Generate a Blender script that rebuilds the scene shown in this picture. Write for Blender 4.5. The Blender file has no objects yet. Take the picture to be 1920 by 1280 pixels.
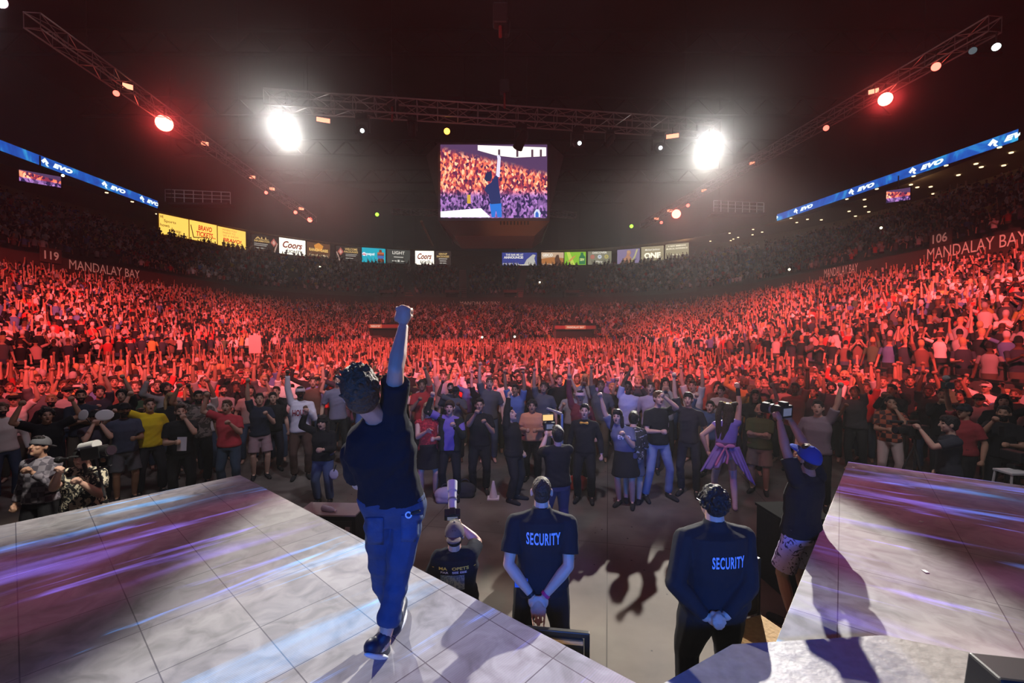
import bpy, bmesh, math, random
import numpy as np
from mathutils import Vector, Matrix
from mathutils.bvhtree import BVHTree

random.seed(7)
RNG = np.random.RandomState(11)
sc = bpy.context.scene
COL = sc.collection
V = Vector
rad = math.radians

# ------------------------------------------------------------------ camera
FPX, CAMH, HORIZ = 850.0, 2.87, 620.0
PITCH = math.atan((640 - HORIZ) / FPX)
cam = bpy.data.cameras.new('camera')
cam.lens = FPX / 1920 * 36
cam.sensor_width = 36
cam.clip_start, cam.clip_end = 0.05, 400
camo = bpy.data.objects.new('camera', cam)
camo.location = (0, 0, CAMH)
camo.rotation_euler = (math.pi / 2 - PITCH, 0, 0)
COL.objects.link(camo)
sc.camera = camo

def ray(px, py):
    f = V((0, math.cos(PITCH), -math.sin(PITCH)))
    u = V((0, math.sin(PITCH), math.cos(PITCH)))
    return f + V((1, 0, 0)) * ((px - 960) / FPX) + u * ((640 - py) / FPX)

def PX(px, py, Y):
    d = ray(px, py)
    return V((0, 0, CAMH)) + d * (Y / d.y)

def PZ(px, py, z):
    d = ray(px, py)
    return V((0, 0, CAMH)) + d * ((z - CAMH) / d.z)

# ------------------------------------------------------------------ world, exposure
sc.view_settings.view_transform = 'Standard'
sc.view_settings.look = 'None'
sc.view_settings.gamma = 1.0
sc.view_settings.exposure = 0.0
sc.view_settings.use_curve_mapping = False
w = bpy.data.worlds.new('hall_dark')
w.use_nodes = True
w.node_tree.nodes['Background'].inputs[0].default_value = (0.02, 0.018, 0.022, 1)
w.node_tree.nodes['Background'].inputs[1].default_value = 1.0
sc.world = w
cy = sc.cycles
cy.max_bounces = 4; cy.diffuse_bounces = 2; cy.glossy_bounces = 2
cy.transmission_bounces = 2; cy.volume_bounces = 0; cy.transparent_max_bounces = 4
cy.use_denoising = True
cy.sample_clamp_indirect = 4.0
cy.use_adaptive_sampling = True
cy.caustics_reflective = False; cy.caustics_refractive = False
try:
    cy.volume_max_steps = 64
except Exception:
    pass

# ------------------------------------------------------------------ stage lighting (lamps)
def aim(o, target):
    o.rotation_euler = (V(target) - o.location).to_track_quat('-Z', 'Y').to_euler()

def spot(name, loc, target, color, power, deg, blend=0.5, r=0.15):
    l = bpy.data.lights.new(name, 'SPOT')
    l.energy = power; l.color = color; l.spot_size = rad(deg); l.spot_blend = blend
    l.shadow_soft_size = r
    o = bpy.data.objects.new(name, l)
    o.location = loc
    aim(o, target)
    COL.objects.link(o)
    return o

RED = (1.0, 0.11, 0.115)
def dirspot(name, loc, az, el, color, power, deg, blend):
    az, el = rad(az), rad(el)
    t = V(loc) + V((math.sin(az) * math.cos(el), math.cos(az) * math.cos(el), math.sin(el)))
    return spot(name, loc, t, color, power, deg, blend)
# red washes from the front truss, aimed in three tiers at every sector of the crowd
for az in range(-66, 67, 11):
    D = min(75 / math.cos(rad(az)), 33 / max(.01, abs(math.sin(rad(az)))))
    top = -math.degrees(math.atan(4.2 / D))
    side = abs(az) > 40
    for k, (el, f) in enumerate(((top - 8.5, 1.0), (top - 19, .32 if side else .95), (-33, .0 if side else 1.8))):
        r_ = min(D, 11.0 / math.sin(rad(-el)))
        if f > 0: dirspot('red_wash', (az / 14, -1.5, 12.5), az, el, RED, 37.0 * f * r_ * r_, 22, 0.8)
# white profile spots hung on the centre truss, crossing on the stage
WR, WL = PX(1330, 274, 25.6), PX(531, 240, 23.6)
spot('white_key_right', WR, (0.6, 2.6, 1.0), (1.0, 0.95, 0.86), 105000, 11.5, 0.25)
spot('white_key_left', WL, (0.3, 2.4, 1.0), (1.0, 0.95, 0.86), 48000, 11, 0.3)
# the same two fixtures throw a wide flood into the haze
spot('white_flood_right', WR, (0, -2, 4.0), (1.0, 0.97, 0.93), 1350, 80, 1.0, 0.3)
spot('white_flood_left', WL, (0, -2, 4.0), (1.0, 0.97, 0.93), 1350, 80, 1.0, 0.3)
for q in ((308, 233, 24.5, 1300), (1660, 189, 22.5, 1400), (1268, 403, 45, 2600)):
    spot('red_flood', PX(*q[:3]), (0, -2, 4.0), (1.0, 0.05, 0.06), q[3], 70, 1.0, 0.2)
# pale front light on the people nearest the stage
spot('front_white', (0.5, 4.4, 8.5), (-0.3, 10.2, 1.0), (0.86, 0.84, 1.0), 1150, 66, 0.55, 0.3)
spot('front_white_left', (-3.5, 5.0, 8.5), (-6.0, 9.8, 1.0), (0.86, 0.84, 1.0), 500, 56, 0.7, 0.3)
spot('press_pit_white', (-2.5, 4.0, 7.0), (-5.1, 5.3, 1.2), (1.0, 0.93, 0.82), 2200, 30, 0.7, 0.2)
spot('purple_white', (2.4, 4.0, 7.0), (3.4, 7.4, 1.2), (0.80, 0.72, 1.0), 300, 30, 0.8, 0.2)
spot('press_right_white', (4.0, 4.2, 7.2), (6.3, 6.9, 1.2), (0.95, 0.92, 1.0), 520, 36, 0.8, 0.2)
spot('corner_flood', PX(-14, -14, 17.5), (-14, 8, 4), (0.9, 0.8, 0.95), 2600, 55, 1.0, 0.2)
spot('floor_red', (-3, 0, 10), (1.5, 8.5, 0), RED, 700, 46, 0.9, 0.2)
# blue back light from the stage screen side
spot('stage_blue', (-1.2, -3.4, 2.9), (-0.4, 3.0, 1.5), (0.02, 0.19, 1.0), 1000, 50, 0.9, 0.5)
spot('stage_blue_right', (1.4, -3.4, 3.4), (0.9, 3.6, 1.2), (0.01, 0.17, 1.0), 2000, 38, 0.9, 0.5)
spot('scoreboard_fill', (1.5, 33, 6), (0, 42, 14), (1.0, 0.55, 0.3), 1300, 40, 0.8, 0.3)  # added unseen lamp to brighten the scoreboard underside
spot('truss_fill', (0, 6, 8), (0, 25, 15), (1.0, 0.25, 0.25), 900, 80, 0.8, 0.3)  # added pink-red lamp so the centre truss shows, no fixture there
# added ambient fill, no fixtures there: dim overhead wash
for x, y in ((-20, 40), (20, 40), (0, 15), (0, 70)):
    l = bpy.data.lights.new('ambient_fill', 'AREA'); l.shape = 'DISK'; l.size = 10; l.energy = 60; l.color = (0.8, 0.8, 1.0)
    o = bpy.data.objects.new('ambient_fill', l); o.location = (x, y, 27); COL.objects.link(o)

# ------------------------------------------------------------------ helpers
def tag(o, label=None, cat=None, group=None, kind=None):
    if label: o['label'] = label
    if cat: o['category'] = cat
    if group: o['group'] = group
    if kind: o['kind'] = kind
    return o

def empty(name, loc=(0, 0, 0), rz=0.0):
    o = bpy.data.objects.new(name, None)
    o.location = loc; o.rotation_euler = (0, 0, rz)
    o.empty_display_size = 0.2
    COL.objects.link(o)
    return o

_m = {}
def mat(name, color, rough=0.8, metal=0.0, emit=None, es=0.0, bump=0.0, bscale=40.0, spec=0.3, var=0.0):
    key = (name, tuple(color), rough, metal, emit, es, bump, bscale, var)
    if key in _m: return _m[key]
    m = bpy.data.materials.new(name); m.use_nodes = True
    nt = m.node_tree; b = nt.nodes['Principled BSDF']
    b.inputs['Base Color'].default_value = (*color, 1)
    b.inputs['Roughness'].default_value = rough
    b.inputs['Metallic'].default_value = metal
    b.inputs['Specular IOR Level'].default_value = spec
    if emit:
        b.inputs['Emission Color'].default_value = (*emit, 1)
        b.inputs['Emission Strength'].default_value = es
    if bump or var:
        tc = nt.nodes.new('ShaderNodeTexCoord')
        n = nt.nodes.new('ShaderNodeTexNoise'); n.inputs['Scale'].default_value = bscale
        n.inputs['Detail'].default_value = 3
        nt.links.new(tc.outputs['Object'], n.inputs['Vector'])
        if bump:
            bp = nt.nodes.new('ShaderNodeBump'); bp.inputs['Strength'].default_value = bump
            bp.inputs['Distance'].default_value = 0.02
            nt.links.new(n.outputs['Fac'], bp.inputs['Height'])
            nt.links.new(bp.outputs['Normal'], b.inputs['Normal'])
        if var:
            r = nt.nodes.new('ShaderNodeMix'); r.data_type = 'RGBA'
            r.inputs[6].default_value = (*[c * (1 - var) for c in color], 1)
            r.inputs[7].default_value = (*[min(1, c * (1 + var)) for c in color], 1)
            nt.links.new(n.outputs['Fac'], r.inputs[0])
            nt.links.new(r.outputs[2], b.inputs['Base Color'])
    _m[key] = m
    return m

def glow(name, color, s):
    key = ('glow', name, tuple(color), s)
    if key in _m: return _m[key]
    m = bpy.data.materials.new(name); m.use_nodes = True
    nt = m.node_tree; nt.nodes.clear()
    o = nt.nodes.new('ShaderNodeOutputMaterial'); e = nt.nodes.new('ShaderNodeEmission')
    e.inputs[0].default_value = (*color, 1); e.inputs[1].default_value = s
    nt.links.new(e.outputs[0], o.inputs[0])
    _m[key] = m
    return m

class MB:
    """collects closed shapes; build() makes them one mesh object"""
    def __init__(s): s.v = []; s.f = []; s.m = []; s.cur = 0
    def add(s, vs, fs):
        k = len(s.v); s.v += [tuple(p) for p in vs]
        s.f += [tuple(i + k for i in f) for f in fs]; s.m += [s.cur] * len(fs)
        return s
    def rings(s, rings, cap=True):
        n = len(rings[0]); vs = [p for r in rings for p in r]; fs = []
        for i in range(len(rings) - 1):
            for j in range(n):
                a = i * n + j; b = i * n + (j + 1) % n
                fs.append((a, b, b + n, a + n))
        if cap:
            fs.append(tuple(range(n))[::-1]); fs.append(tuple(range((len(rings) - 1) * n, len(rings) * n)))
        return s.add(vs, fs)
    def cone(s, a, ra, b, rb, n=10, h=3):
        a, b = V(a), V(b); d = b - a
        if d.length < 1e-6: d = V((0, 0, 1e-4))
        q = d.to_track_quat('Z', 'Y'); X, Y, Z = q @ V((1, 0, 0)), q @ V((0, 1, 0)), q @ V((0, 0, 1))
        R = []
        for i in range(h):
            t = -math.pi / 2 * (1 - (i + 0.35) / (h + 0.35)); R.append((a + Z * ra * math.sin(t), ra * math.cos(t)))
        R.append((a, ra)); R.append((b, rb))
        for i in range(h):
            t = math.pi / 2 * ((i + 1) / (h + 0.35)); R.append((b + Z * rb * math.sin(t), rb * math.cos(t)))
        return s.rings([[c + X * r * math.cos(2 * math.pi * j / n) + Y * r * math.sin(2 * math.pi * j / n) for j in range(n)] for c, r in R])
    def chain(s, pts, rs, n=10):
        for i in range(len(pts) - 1): s.cone(pts[i], rs[i], pts[i + 1], rs[i + 1], n)
        return s
    def ell(s, c, r, ax=None, n=14, k=9):
        c = V(c); X, Y, Z = ax or (V((1, 0, 0)), V((0, 1, 0)), V((0, 0, 1)))
        R = []
        for i in range(k):
            t = -math.pi / 2 + math.pi * (i + 0.5) / k
            R.append([c + Z * r[2] * math.sin(t) + X * r[0] * math.cos(t) * math.cos(2 * math.pi * j / n) + Y * r[1] * math.cos(t) * math.sin(2 * math.pi * j / n) for j in range(n)])
        return s.rings(R)
    def loft(s, secs, n=20):
        """secs: (centre, half width, half depth, lateral, forward)"""
        R = []
        for c, rx, ry, lat, fw in secs:
            r = []
            for j in range(n):
                t = 2 * math.pi * j / n; cx, sx = math.cos(t), math.sin(t)
                e = 0.86
                r.append(V(c) + lat * rx * math.copysign(abs(cx) ** e, cx) + fw * ry * math.copysign(abs(sx) ** e, sx))
            R.append(r)
        return s.rings(R)
    def box(s, c, d, ax=None):
        c = V(c); X, Y, Z = ax or (V((1, 0, 0)), V((0, 1, 0)), V((0, 0, 1)))
        vs = [c + X * d[0] / 2 * i + Y * d[1] / 2 * j + Z * d[2] / 2 * k for k in (-1, 1) for j in (-1, 1) for i in (-1, 1)]
        return s.add(vs, [(0, 2, 3, 1), (4, 5, 7, 6), (0, 1, 5, 4), (2, 6, 7, 3), (0, 4, 6, 2), (1, 3, 7, 5)])
    def bar(s, a, b, r, n=6):
        a, b = V(a), V(b); q = (b - a).to_track_quat('Z', 'Y'); X, Y = q @ V((1, 0, 0)), q @ V((0, 1, 0))
        return s.rings([[c + X * r * math.cos(2 * math.pi * j / n) + Y * r * math.sin(2 * math.pi * j / n) for j in range(n)] for c in (a, b)])
    def cyl(s, a, ra, b, rb, n=20):
        a, b = V(a), V(b); q = (b - a).to_track_quat('Z', 'Y'); X, Y = q @ V((1, 0, 0)), q @ V((0, 1, 0))
        return s.rings([[c + X * r * math.cos(2 * math.pi * j / n) + Y * r * math.sin(2 * math.pi * j / n) for j in range(n)] for c, r in ((a, ra), (b, rb))])
    def prism(s, poly, z0, z1):
        n = len(poly)
        return s.rings([[V((p[0], p[1], z0)) for p in poly], [V((p[0], p[1], z1)) for p in poly]])
    def quad(s, a, b, c, d): return s.add([a, b, c, d], [(0, 1, 2, 3)])
    def mesh(s, name):
        me = bpy.data.meshes.new(name); me.from_pydata(s.v, [], s.f); me.update()
        if len(set(s.m)) > 1: me.polygons.foreach_set('material_index', s.m)
        return me
    def build(s, name, mats, parent=None, loc=None, smooth=False, bevel=0.0, fix=True):
        me = s.mesh(name)
        if fix:
            bm = bmesh.new(); bm.from_mesh(me); bmesh.ops.recalc_face_normals(bm, faces=bm.faces)
            bm.to_mesh(me); bm.free()
        return mkobj(name, me, mats, parent, loc, smooth, bevel)

def mkobj(name, me, mats, parent=None, loc=None, smooth=False, bevel=0.0):
    for m in (mats if isinstance(mats, (list, tuple)) else [mats]): me.materials.append(m)
    if smooth: me.polygons.foreach_set('use_smooth', [True] * len(me.polygons))
    o = bpy.data.objects.new(name, me); COL.objects.link(o)
    if parent: o.parent = parent
    if loc is not None: o.location = loc
    if bevel:
        b = o.modifiers.new('bevel', 'BEVEL'); b.width = bevel; b.segments = 2
    return o

def voxel(mb, size, smooth=3, fold=None):
    """one continuous surface out of overlapping closed shapes"""
    me = mb.mesh('tmp'); o = bpy.data.objects.new('tmp', me); COL.objects.link(o)
    r = o.modifiers.new('r', 'REMESH'); r.mode = 'VOXEL'; r.voxel_size = size; r.adaptivity = 0
    if smooth:
        sm = o.modifiers.new('s', 'SMOOTH'); sm.factor = 0.5; sm.iterations = smooth
    dg = bpy.context.evaluated_depsgraph_get()
    out = bpy.data.meshes.new_from_object(o.evaluated_get(dg))
    bpy.data.objects.remove(o); bpy.data.meshes.remove(me)
    if fold:
        amp, fr, d, e, ph = fold
        n = len(out.vertices); co = np.empty(n * 3); out.vertices.foreach_get('co', co); co = co.reshape(-1, 3)
        no = np.empty(n * 3); out.vertices.foreach_get('normal', no); no = no.reshape(-1, 3)
        a = co @ np.array(d); b = co @ np.array(e); c = co[:, 2]
        val = np.sin(fr * a + 1.8 * np.sin(5 * b + ph) + ph) * (0.5 + 0.5 * np.sin(4.3 * b + 3 * a + ph)) \
            + 0.5 * np.sin(fr * 2.1 * a + 2.2 * np.sin(7 * b + 1 + ph)) * (0.5 + 0.5 * np.sin(6 * c + ph))
        co += no * (amp * val)[:, None]
        out.vertices.foreach_set('co', co.ravel()); out.update()
    return out

def textmesh(s, size=1.0, bold=0.0, shear=0.0, extrude=0.0, space=1.0):
    c = bpy.data.curves.new('t', 'FONT'); c.body = s; c.size = size; c.offset = bold; c.shear = shear
    c.extrude = extrude; c.align_x = 'CENTER'; c.align_y = 'CENTER'; c.space_character = space; c.resolution_u = 3
    o = bpy.data.objects.new('t', c); COL.objects.link(o)
    dg = bpy.context.evaluated_depsgraph_get()
    me = bpy.data.meshes.new_from_object(o.evaluated_get(dg))
    bpy.data.objects.remove(o); bpy.data.curves.remove(c)
    return me

def place_text(name, s, cen, right, up, width, height, m, parent=None, bold=0.0, shear=0.0, off=0.0, space=1.0):
    """text fitted into a width x height box on the plane spanned by right/up"""
    me = textmesh(s, 1.0, bold, shear, 0, space)
    n = len(me.vertices); co = np.empty(n * 3); me.vertices.foreach_get('co', co); co = co.reshape(-1, 3)
    mn, mx = co.min(0), co.max(0); sz = np.maximum(mx - mn, 1e-6); mid = (mn + mx) / 2
    R = np.array(right); U = np.array(up); N = np.cross(R, U)
    P = np.array(cen) + np.outer((co[:, 0] - mid[0]) / sz[0] * width, R) + np.outer((co[:, 1] - mid[1]) / sz[1] * height, U) + N * off
    me.vertices.foreach_set('co', P.ravel()); me.update()
    return mkobj(name, me, m, parent)

X1, Y1, Z1 = V((1, 0, 0)), V((0, 1, 0)), V((0, 0, 1))
STZ = CAMH - 1.9        # height of the stage deck

# ------------------------------------------------------------------ procedural surface materials
def floor_mat():
    m = bpy.data.materials.new('polished_concrete'); m.use_nodes = True
    nt = m.node_tree; b = nt.nodes['Principled BSDF']; L = nt.links.new
    b.inputs['Specular IOR Level'].default_value = 0.08
    tc = nt.nodes.new('ShaderNodeTexCoord')
    n = nt.nodes.new('ShaderNodeTexNoise'); n.inputs['Scale'].default_value = 1.3; n.inputs['Detail'].default_value = 8
    L(tc.outputs['Object'], n.inputs['Vector'])
    cr = nt.nodes.new('ShaderNodeValToRGB')
    cr.color_ramp.elements[0].position = 0.3; cr.color_ramp.elements[0].color = (0.075, 0.062, 0.055, 1)
    cr.color_ramp.elements[1].position = 0.75; cr.color_ramp.elements[1].color = (0.17, 0.15, 0.13, 1)
    L(n.outputs['Fac'], cr.inputs[0])
    # dark chips and scuffs
    v = nt.nodes.new('ShaderNodeTexVoronoi'); v.inputs['Scale'].default_value = 4.2
    L(tc.outputs['Object'], v.inputs['Vector'])
    lt = nt.nodes.new('ShaderNodeMath'); lt.operation = 'LESS_THAN'; lt.inputs[1].default_value = 0.055
    L(v.outputs['Distance'], lt.inputs[0])
    mx = nt.nodes.new('ShaderNodeMix'); mx.data_type = 'RGBA'
    L(lt.outputs[0], mx.inputs[0]); L(cr.outputs[0], mx.inputs[6]); mx.inputs[7].default_value = (0.03, 0.025, 0.025, 1)
    # slab joints
    bk = nt.nodes.new('ShaderNodeTexBrick'); bk.offset = 0; bk.inputs['Scale'].default_value = 1
    bk.inputs['Brick Width'].default_value = 2.6; bk.inputs['Row Height'].default_value = 3.1
    bk.inputs['Mortar Size'].default_value = 0.008; bk.inputs['Mortar Smooth'].default_value = 0.6
    mp = nt.nodes.new('ShaderNodeMapping'); mp.inputs['Rotation'].default_value = (0, 0, rad(12))
    L(tc.outputs['Object'], mp.inputs[0]); L(mp.outputs[0], bk.inputs['Vector'])
    m2 = nt.nodes.new('ShaderNodeMix'); m2.data_type = 'RGBA'
    L(bk.outputs['Fac'], m2.inputs[0]); L(mx.outputs[2], m2.inputs[6]); m2.inputs[7].default_value = (0.05, 0.042, 0.038, 1)
    L(m2.outputs[2], b.inputs['Base Color'])
    rr = nt.nodes.new('ShaderNodeMapRange'); rr.inputs['To Min'].default_value = 0.5; rr.inputs['To Max'].default_value = 0.8
    L(n.outputs['Fac'], rr.inputs[0]); L(rr.outputs[0], b.inputs['Roughness'])
    return m

def led_mat(name, ang, seed, tile=0.5, streak=1.0, neb=1.0):
    """LED video deck: grey tile faces with seams; streaks and clouds of the playing video emit"""
    m = bpy.data.materials.new(name); m.use_nodes = True
    nt = m.node_tree; b = nt.nodes['Principled BSDF']; L = nt.links.new
    tc = nt.nodes.new('ShaderNodeTexCoord')
    mp = nt.nodes.new('ShaderNodeMapping'); mp.inputs['Rotation'].default_value = (0, 0, -ang)
    L(tc.outputs['Object'], mp.inputs[0])
    bk = nt.nodes.new('ShaderNodeTexBrick'); bk.offset = 0; bk.inputs['Scale'].default_value = 1
    bk.inputs['Brick Width'].default_value = tile; bk.inputs['Row Height'].default_value = tile
    bk.inputs['Mortar Size'].default_value = 0.004; bk.inputs['Mortar Smooth'].default_value = 0.3
    bk.inputs['Color1'].default_value = (0.22, 0.218, 0.23, 1); bk.inputs['Color2'].default_value = (0.27, 0.265, 0.27, 1)
    bk.inputs['Mortar'].default_value = (0.07, 0.07, 0.08, 1)
    L(mp.outputs[0], bk.inputs['Vector'])
    # cloudy scuffs on the faces
    n = nt.nodes.new('ShaderNodeTexNoise'); n.inputs['Scale'].default_value = 5.5; n.inputs['Detail'].default_value = 6
    n.inputs['Distortion'].default_value = 0.8
    L(mp.outputs[0], n.inputs['Vector'])
    cr = nt.nodes.new('ShaderNodeValToRGB'); cr.color_ramp.elements[0].position = 0.3; cr.color_ramp.elements[0].color = (0.6, 0.6, 0.6, 1)
    cr.color_ramp.elements[1].position = 0.62; cr.color_ramp.elements[1].color = (1.15, 1.15, 1.15, 1)
    L(n.outputs['Fac'], cr.inputs[0])
    mu = nt.nodes.new('ShaderNodeMix'); mu.data_type = 'RGBA'; mu.blend_type = 'MULTIPLY'; mu.inputs[0].default_value = 1
    L(bk.outputs['Color'], mu.inputs[6]); L(cr.outputs[0], mu.inputs[7])
    L(mu.outputs[2], b.inputs['Base Color'])
    b.inputs['Roughness'].default_value = 0.62; b.inputs['Specular IOR Level'].default_value = 0.12
    # video: long thin streaks
    def noise(sx, sy, det, dist=0.0, off=0.0):
        q = nt.nodes.new('ShaderNodeMapping'); q.inputs['Scale'].default_value = (sx, sy, 1); q.inputs['Location'].default_value = (off + seed, off * 1.7, seed)
        L(mp.outputs[0], q.inputs[0])
        t = nt.nodes.new('ShaderNodeTexNoise'); t.inputs['Scale'].default_value = 1; t.inputs['Detail'].default_value = det
        t.inputs['Distortion'].default_value = dist
        L(q.outputs[0], t.inputs['Vector']); return t.outputs['Fac']
    def ramp(src, a, bb):
        r = nt.nodes.new('ShaderNodeMapRange'); r.interpolation_type = 'SMOOTHSTEP'
        r.inputs['From Min'].default_value = a; r.inputs['From Max'].default_value = bb
        L(src, r.inputs[0]); return r.outputs[0]
    def mul(a, c):
        r = nt.nodes.new('ShaderNodeMath'); r.operation = 'MULTIPLY'; L(a, r.inputs[0])
        if isinstance(c, float): r.inputs[1].default_value = c
        else: L(c, r.inputs[1])
        return r.outputs[0]
    def addn(a, c):
        r = nt.nodes.new('ShaderNodeMath'); r.operation = 'ADD'; L(a, r.inputs[0]); L(c, r.inputs[1]); return r.outputs[0]
    s1 = mul(ramp(noise(0.42, 2.6, 5, 0.5), 0.54, 0.72), 1.0 * streak)
    s2 = mul(ramp(noise(0.8, 7.0, 4, 0.4, 3.1), 0.60, 0.76), 1.6 * streak)
    neb_f = mul(ramp(noise(0.35, 0.6, 6, 0.8, 7.7), 0.30, 0.75), 0.16 * neb * 2.0)
    hue = ramp(noise(0.30, 0.45, 2, 0.2, 12.4), 0.40, 0.60)
    c1 = nt.nodes.new('ShaderNodeValToRGB'); e = c1.color_ramp.elements
    e[0].position = 0.0; e[0].color = (0.16, 0.11, 0.62, 1); e[1].position = 1.0; e[1].color = (0.02, 0.35, 0.85, 1)
    k = c1.color_ramp.elements.new(0.5); k.color = (0.10, 0.20, 0.85, 1)
    L(hue, c1.inputs[0])
    c2 = nt.nodes.new('ShaderNodeValToRGB'); e = c2.color_ramp.elements
    e[0].position = 0.0; e[0].color = (0.50, 0.10, 0.26, 1); e[1].position = 1.0; e[1].color = (0.14, 0.13, 0.36, 1)
    L(hue, c2.inputs[0])
    # fine pixel rows of the LED tiles
    wv = nt.nodes.new('ShaderNodeTexWave'); wv.bands_direction = 'Y'; wv.inputs['Scale'].default_value = 22
    L(mp.outputs[0], wv.inputs['Vector'])
    wf = nt.nodes.new('ShaderNodeMapRange'); wf.inputs['To Min'].default_value = 0.55; wf.inputs['To Max'].default_value = 1.25
    L(wv.outputs['Fac'], wf.inputs[0])
    ms = nt.nodes.new('ShaderNodeVectorMath'); ms.operation = 'SCALE'; L(c1.outputs[0], ms.inputs[0]); L(addn(s1, s2), ms.inputs[3])
    mn = nt.nodes.new('ShaderNodeVectorMath'); mn.operation = 'SCALE'; L(c2.outputs[0], mn.inputs[0]); L(neb_f, mn.inputs[3])
    ad = nt.nodes.new('ShaderNodeVectorMath'); ad.operation = 'ADD'; L(ms.outputs[0], ad.inputs[0]); L(mn.outputs[0], ad.inputs[1])
    fi = nt.nodes.new('ShaderNodeVectorMath'); fi.operation = 'SCALE'; L(ad.outputs[0], fi.inputs[0]); L(wf.outputs[0], fi.inputs[3])
    L(fi.outputs[0], b.inputs['Emission Color']); b.inputs['Emission Strength'].default_value = 0.75
    return m

M_black = mat('black_paint', (0.012, 0.012, 0.013), 0.6)
M_dark = mat('dark_steel', (0.05, 0.05, 0.052), 0.5, 0.4)
M_alu = mat('truss_aluminium', (0.32, 0.30, 0.30), 0.4, 0.5)
M_conc = mat('tier_concrete', (0.10, 0.085, 0.08), 0.9, var=0.25, bscale=3)
M_ceil = mat('roof_black', (0.03, 0.03, 0.032), 0.95, var=0.4, bscale=0.25)
M_fascia = mat('fascia_paint', (0.075, 0.045, 0.038), 0.8, var=0.2, bscale=2)
M_beige = mat('concourse_wall', (0.36, 0.27, 0.18), 0.9)

# ------------------------------------------------------------------ the setting
def struct(o): o['kind'] = 'structure'; return o

CX = -3.0
def ring(hw, F, r, n1=14, n2=16, n3=12, y0=-8):
    """open rounded-rectangle ring: left side, far end, right side; matched sample counts"""
    L_, R_ = CX - hw, CX + hw; p = []
    for i in range(n1): p.append((L_, y0 + (F - r - y0) * i / n1))
    for i in range(n2):
        t = math.pi / 2 * i / n2; p.append((L_ + r - r * math.cos(t), F - r + r * math.sin(t)))
    for i in range(n3): p.append((L_ + r + (R_ - L_ - 2 * r) * i / n3, F))
    for i in range(n2):
        t = math.pi / 2 * i / n2; p.append((R_ - r + r * math.sin(t), F - r + r * math.cos(t)))
    for i in range(n1 + 1): p.append((R_, F - r - (F - r - y0) * i / n1))
    return p
def lerp(a, b, t): return a + (b - a) * t
def lower(u):  # u 0..1 -> ring, height
    return (lerp(14.5, 31, u), lerp(58, 75, u), lerp(4, 19, u)), lerp(0.9, 6.0, u)
def upper(u):
    return (lerp(33, 44.5, u), lerp(77, 89.5, u), lerp(22, 41, u)), lerp(8.4, 14.9, u)

def strip(mb, ra, za, rb, zb):
    for i in range(len(ra) - 1):
        mb.quad((*ra[i], za), (*ra[i + 1], za), (*rb[i + 1], zb), (*rb[i], zb))

fl = MB(); fl.prism([(-60, -12), (55, -12), (55, 105), (-60, 105)], -0.3, 0.0)
struct(fl.build('floor', floor_mat()))

NLOW, NUP = 19, 14
tb = MB()
p0, z0 = lower(0); strip(tb, ring(*p0), 0.0, ring(*p0), z0)
for k in range(NLOW):
    a, za = lower(k / NLOW); b_, zb = lower((k + 1) / NLOW)
    strip(tb, ring(*a), za, ring(*b_), za); strip(tb, ring(*b_), za, ring(*b_), zb)
struct(tb.build('trim_1', M_conc, fix=False))
fs = MB(); a, za = lower(1)
strip(fs, ring(*a), za, ring(*a), 8.4)
b_, zb = upper(0); strip(fs, ring(*a), 8.4, ring(*b_), 8.4)
struct(fs.build('trim_2', M_fascia, fix=False))
tb = MB()
for k in range(NUP):
    a, za = upper(k / NUP); b_, zb = upper((k + 1) / NUP)
    strip(tb, ring(*a), za, ring(*b_), za); strip(tb, ring(*b_), za, ring(*b_), zb)
struct(tb.build('trim_3', M_conc, fix=False))
# back of the bowl: concourse deck, soffit and wall
a, za = upper(1)
far_r = (53, 98, 46)
tb = MB(); strip(tb, ring(*a), 14.9, ring(*far_r), 14.9); struct(tb.build('trim_4', M_conc, fix=False))
rw = ring(*far_r); n = len(rw)
for nm, i0, i1 in (('wall_left', 0, 22), ('wall_back', 22, n - 23), ('wall_right', n - 23, n - 1)):
    wl = MB()
    for i in range(i0, i1): wl.quad((*rw[i], 14.9), (*rw[i + 1], 14.9), (*rw[i + 1], 18.9), (*rw[i], 18.9))
    struct(wl.build(nm, M_beige, fix=False))
# dark upper wall above the board line, and the roof
tb = MB(); strip(tb, ring(46, 91.5, 42), 18.9, ring(*far_r), 18.9); struct(tb.build('trim_5', M_beige, fix=False))
tb = MB(); strip(tb, ring(46, 91.5, 42), 18.9, ring(46, 91.5, 42), 30); struct(tb.build('trim_6', M_ceil, fix=False))
ce = MB(); ce.prism([(-56, -12), (50, -12), (50, 102), (-56, 102)], 29.5, 30); struct(ce.build('ceiling', M_ceil))
for k in range(8):
    bm_ = MB(); y = 6 + k * 11.5
    bm_.bar((-49, y, 27.2), (43, y, 27.2), 0.2); bm_.bar((-49, y, 29.2), (43, y, 29.2), 0.2)
    for i in range(23):
        x = -49 + i * 4; bm_.bar((x, y, 27.2), (x + 2, y, 29.2), 0.09, 4); bm_.bar((x + 2, y, 29.2), (x + 4, y, 27.2), 0.09, 4)
    tag(bm_.build('roof_truss', M_ceil), 'black steel roof truss, %s from the near end' % ('first','second','third','fourth','fifth','sixth','seventh','eighth')[k], 'truss', 'roof trusses in the dark')

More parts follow.
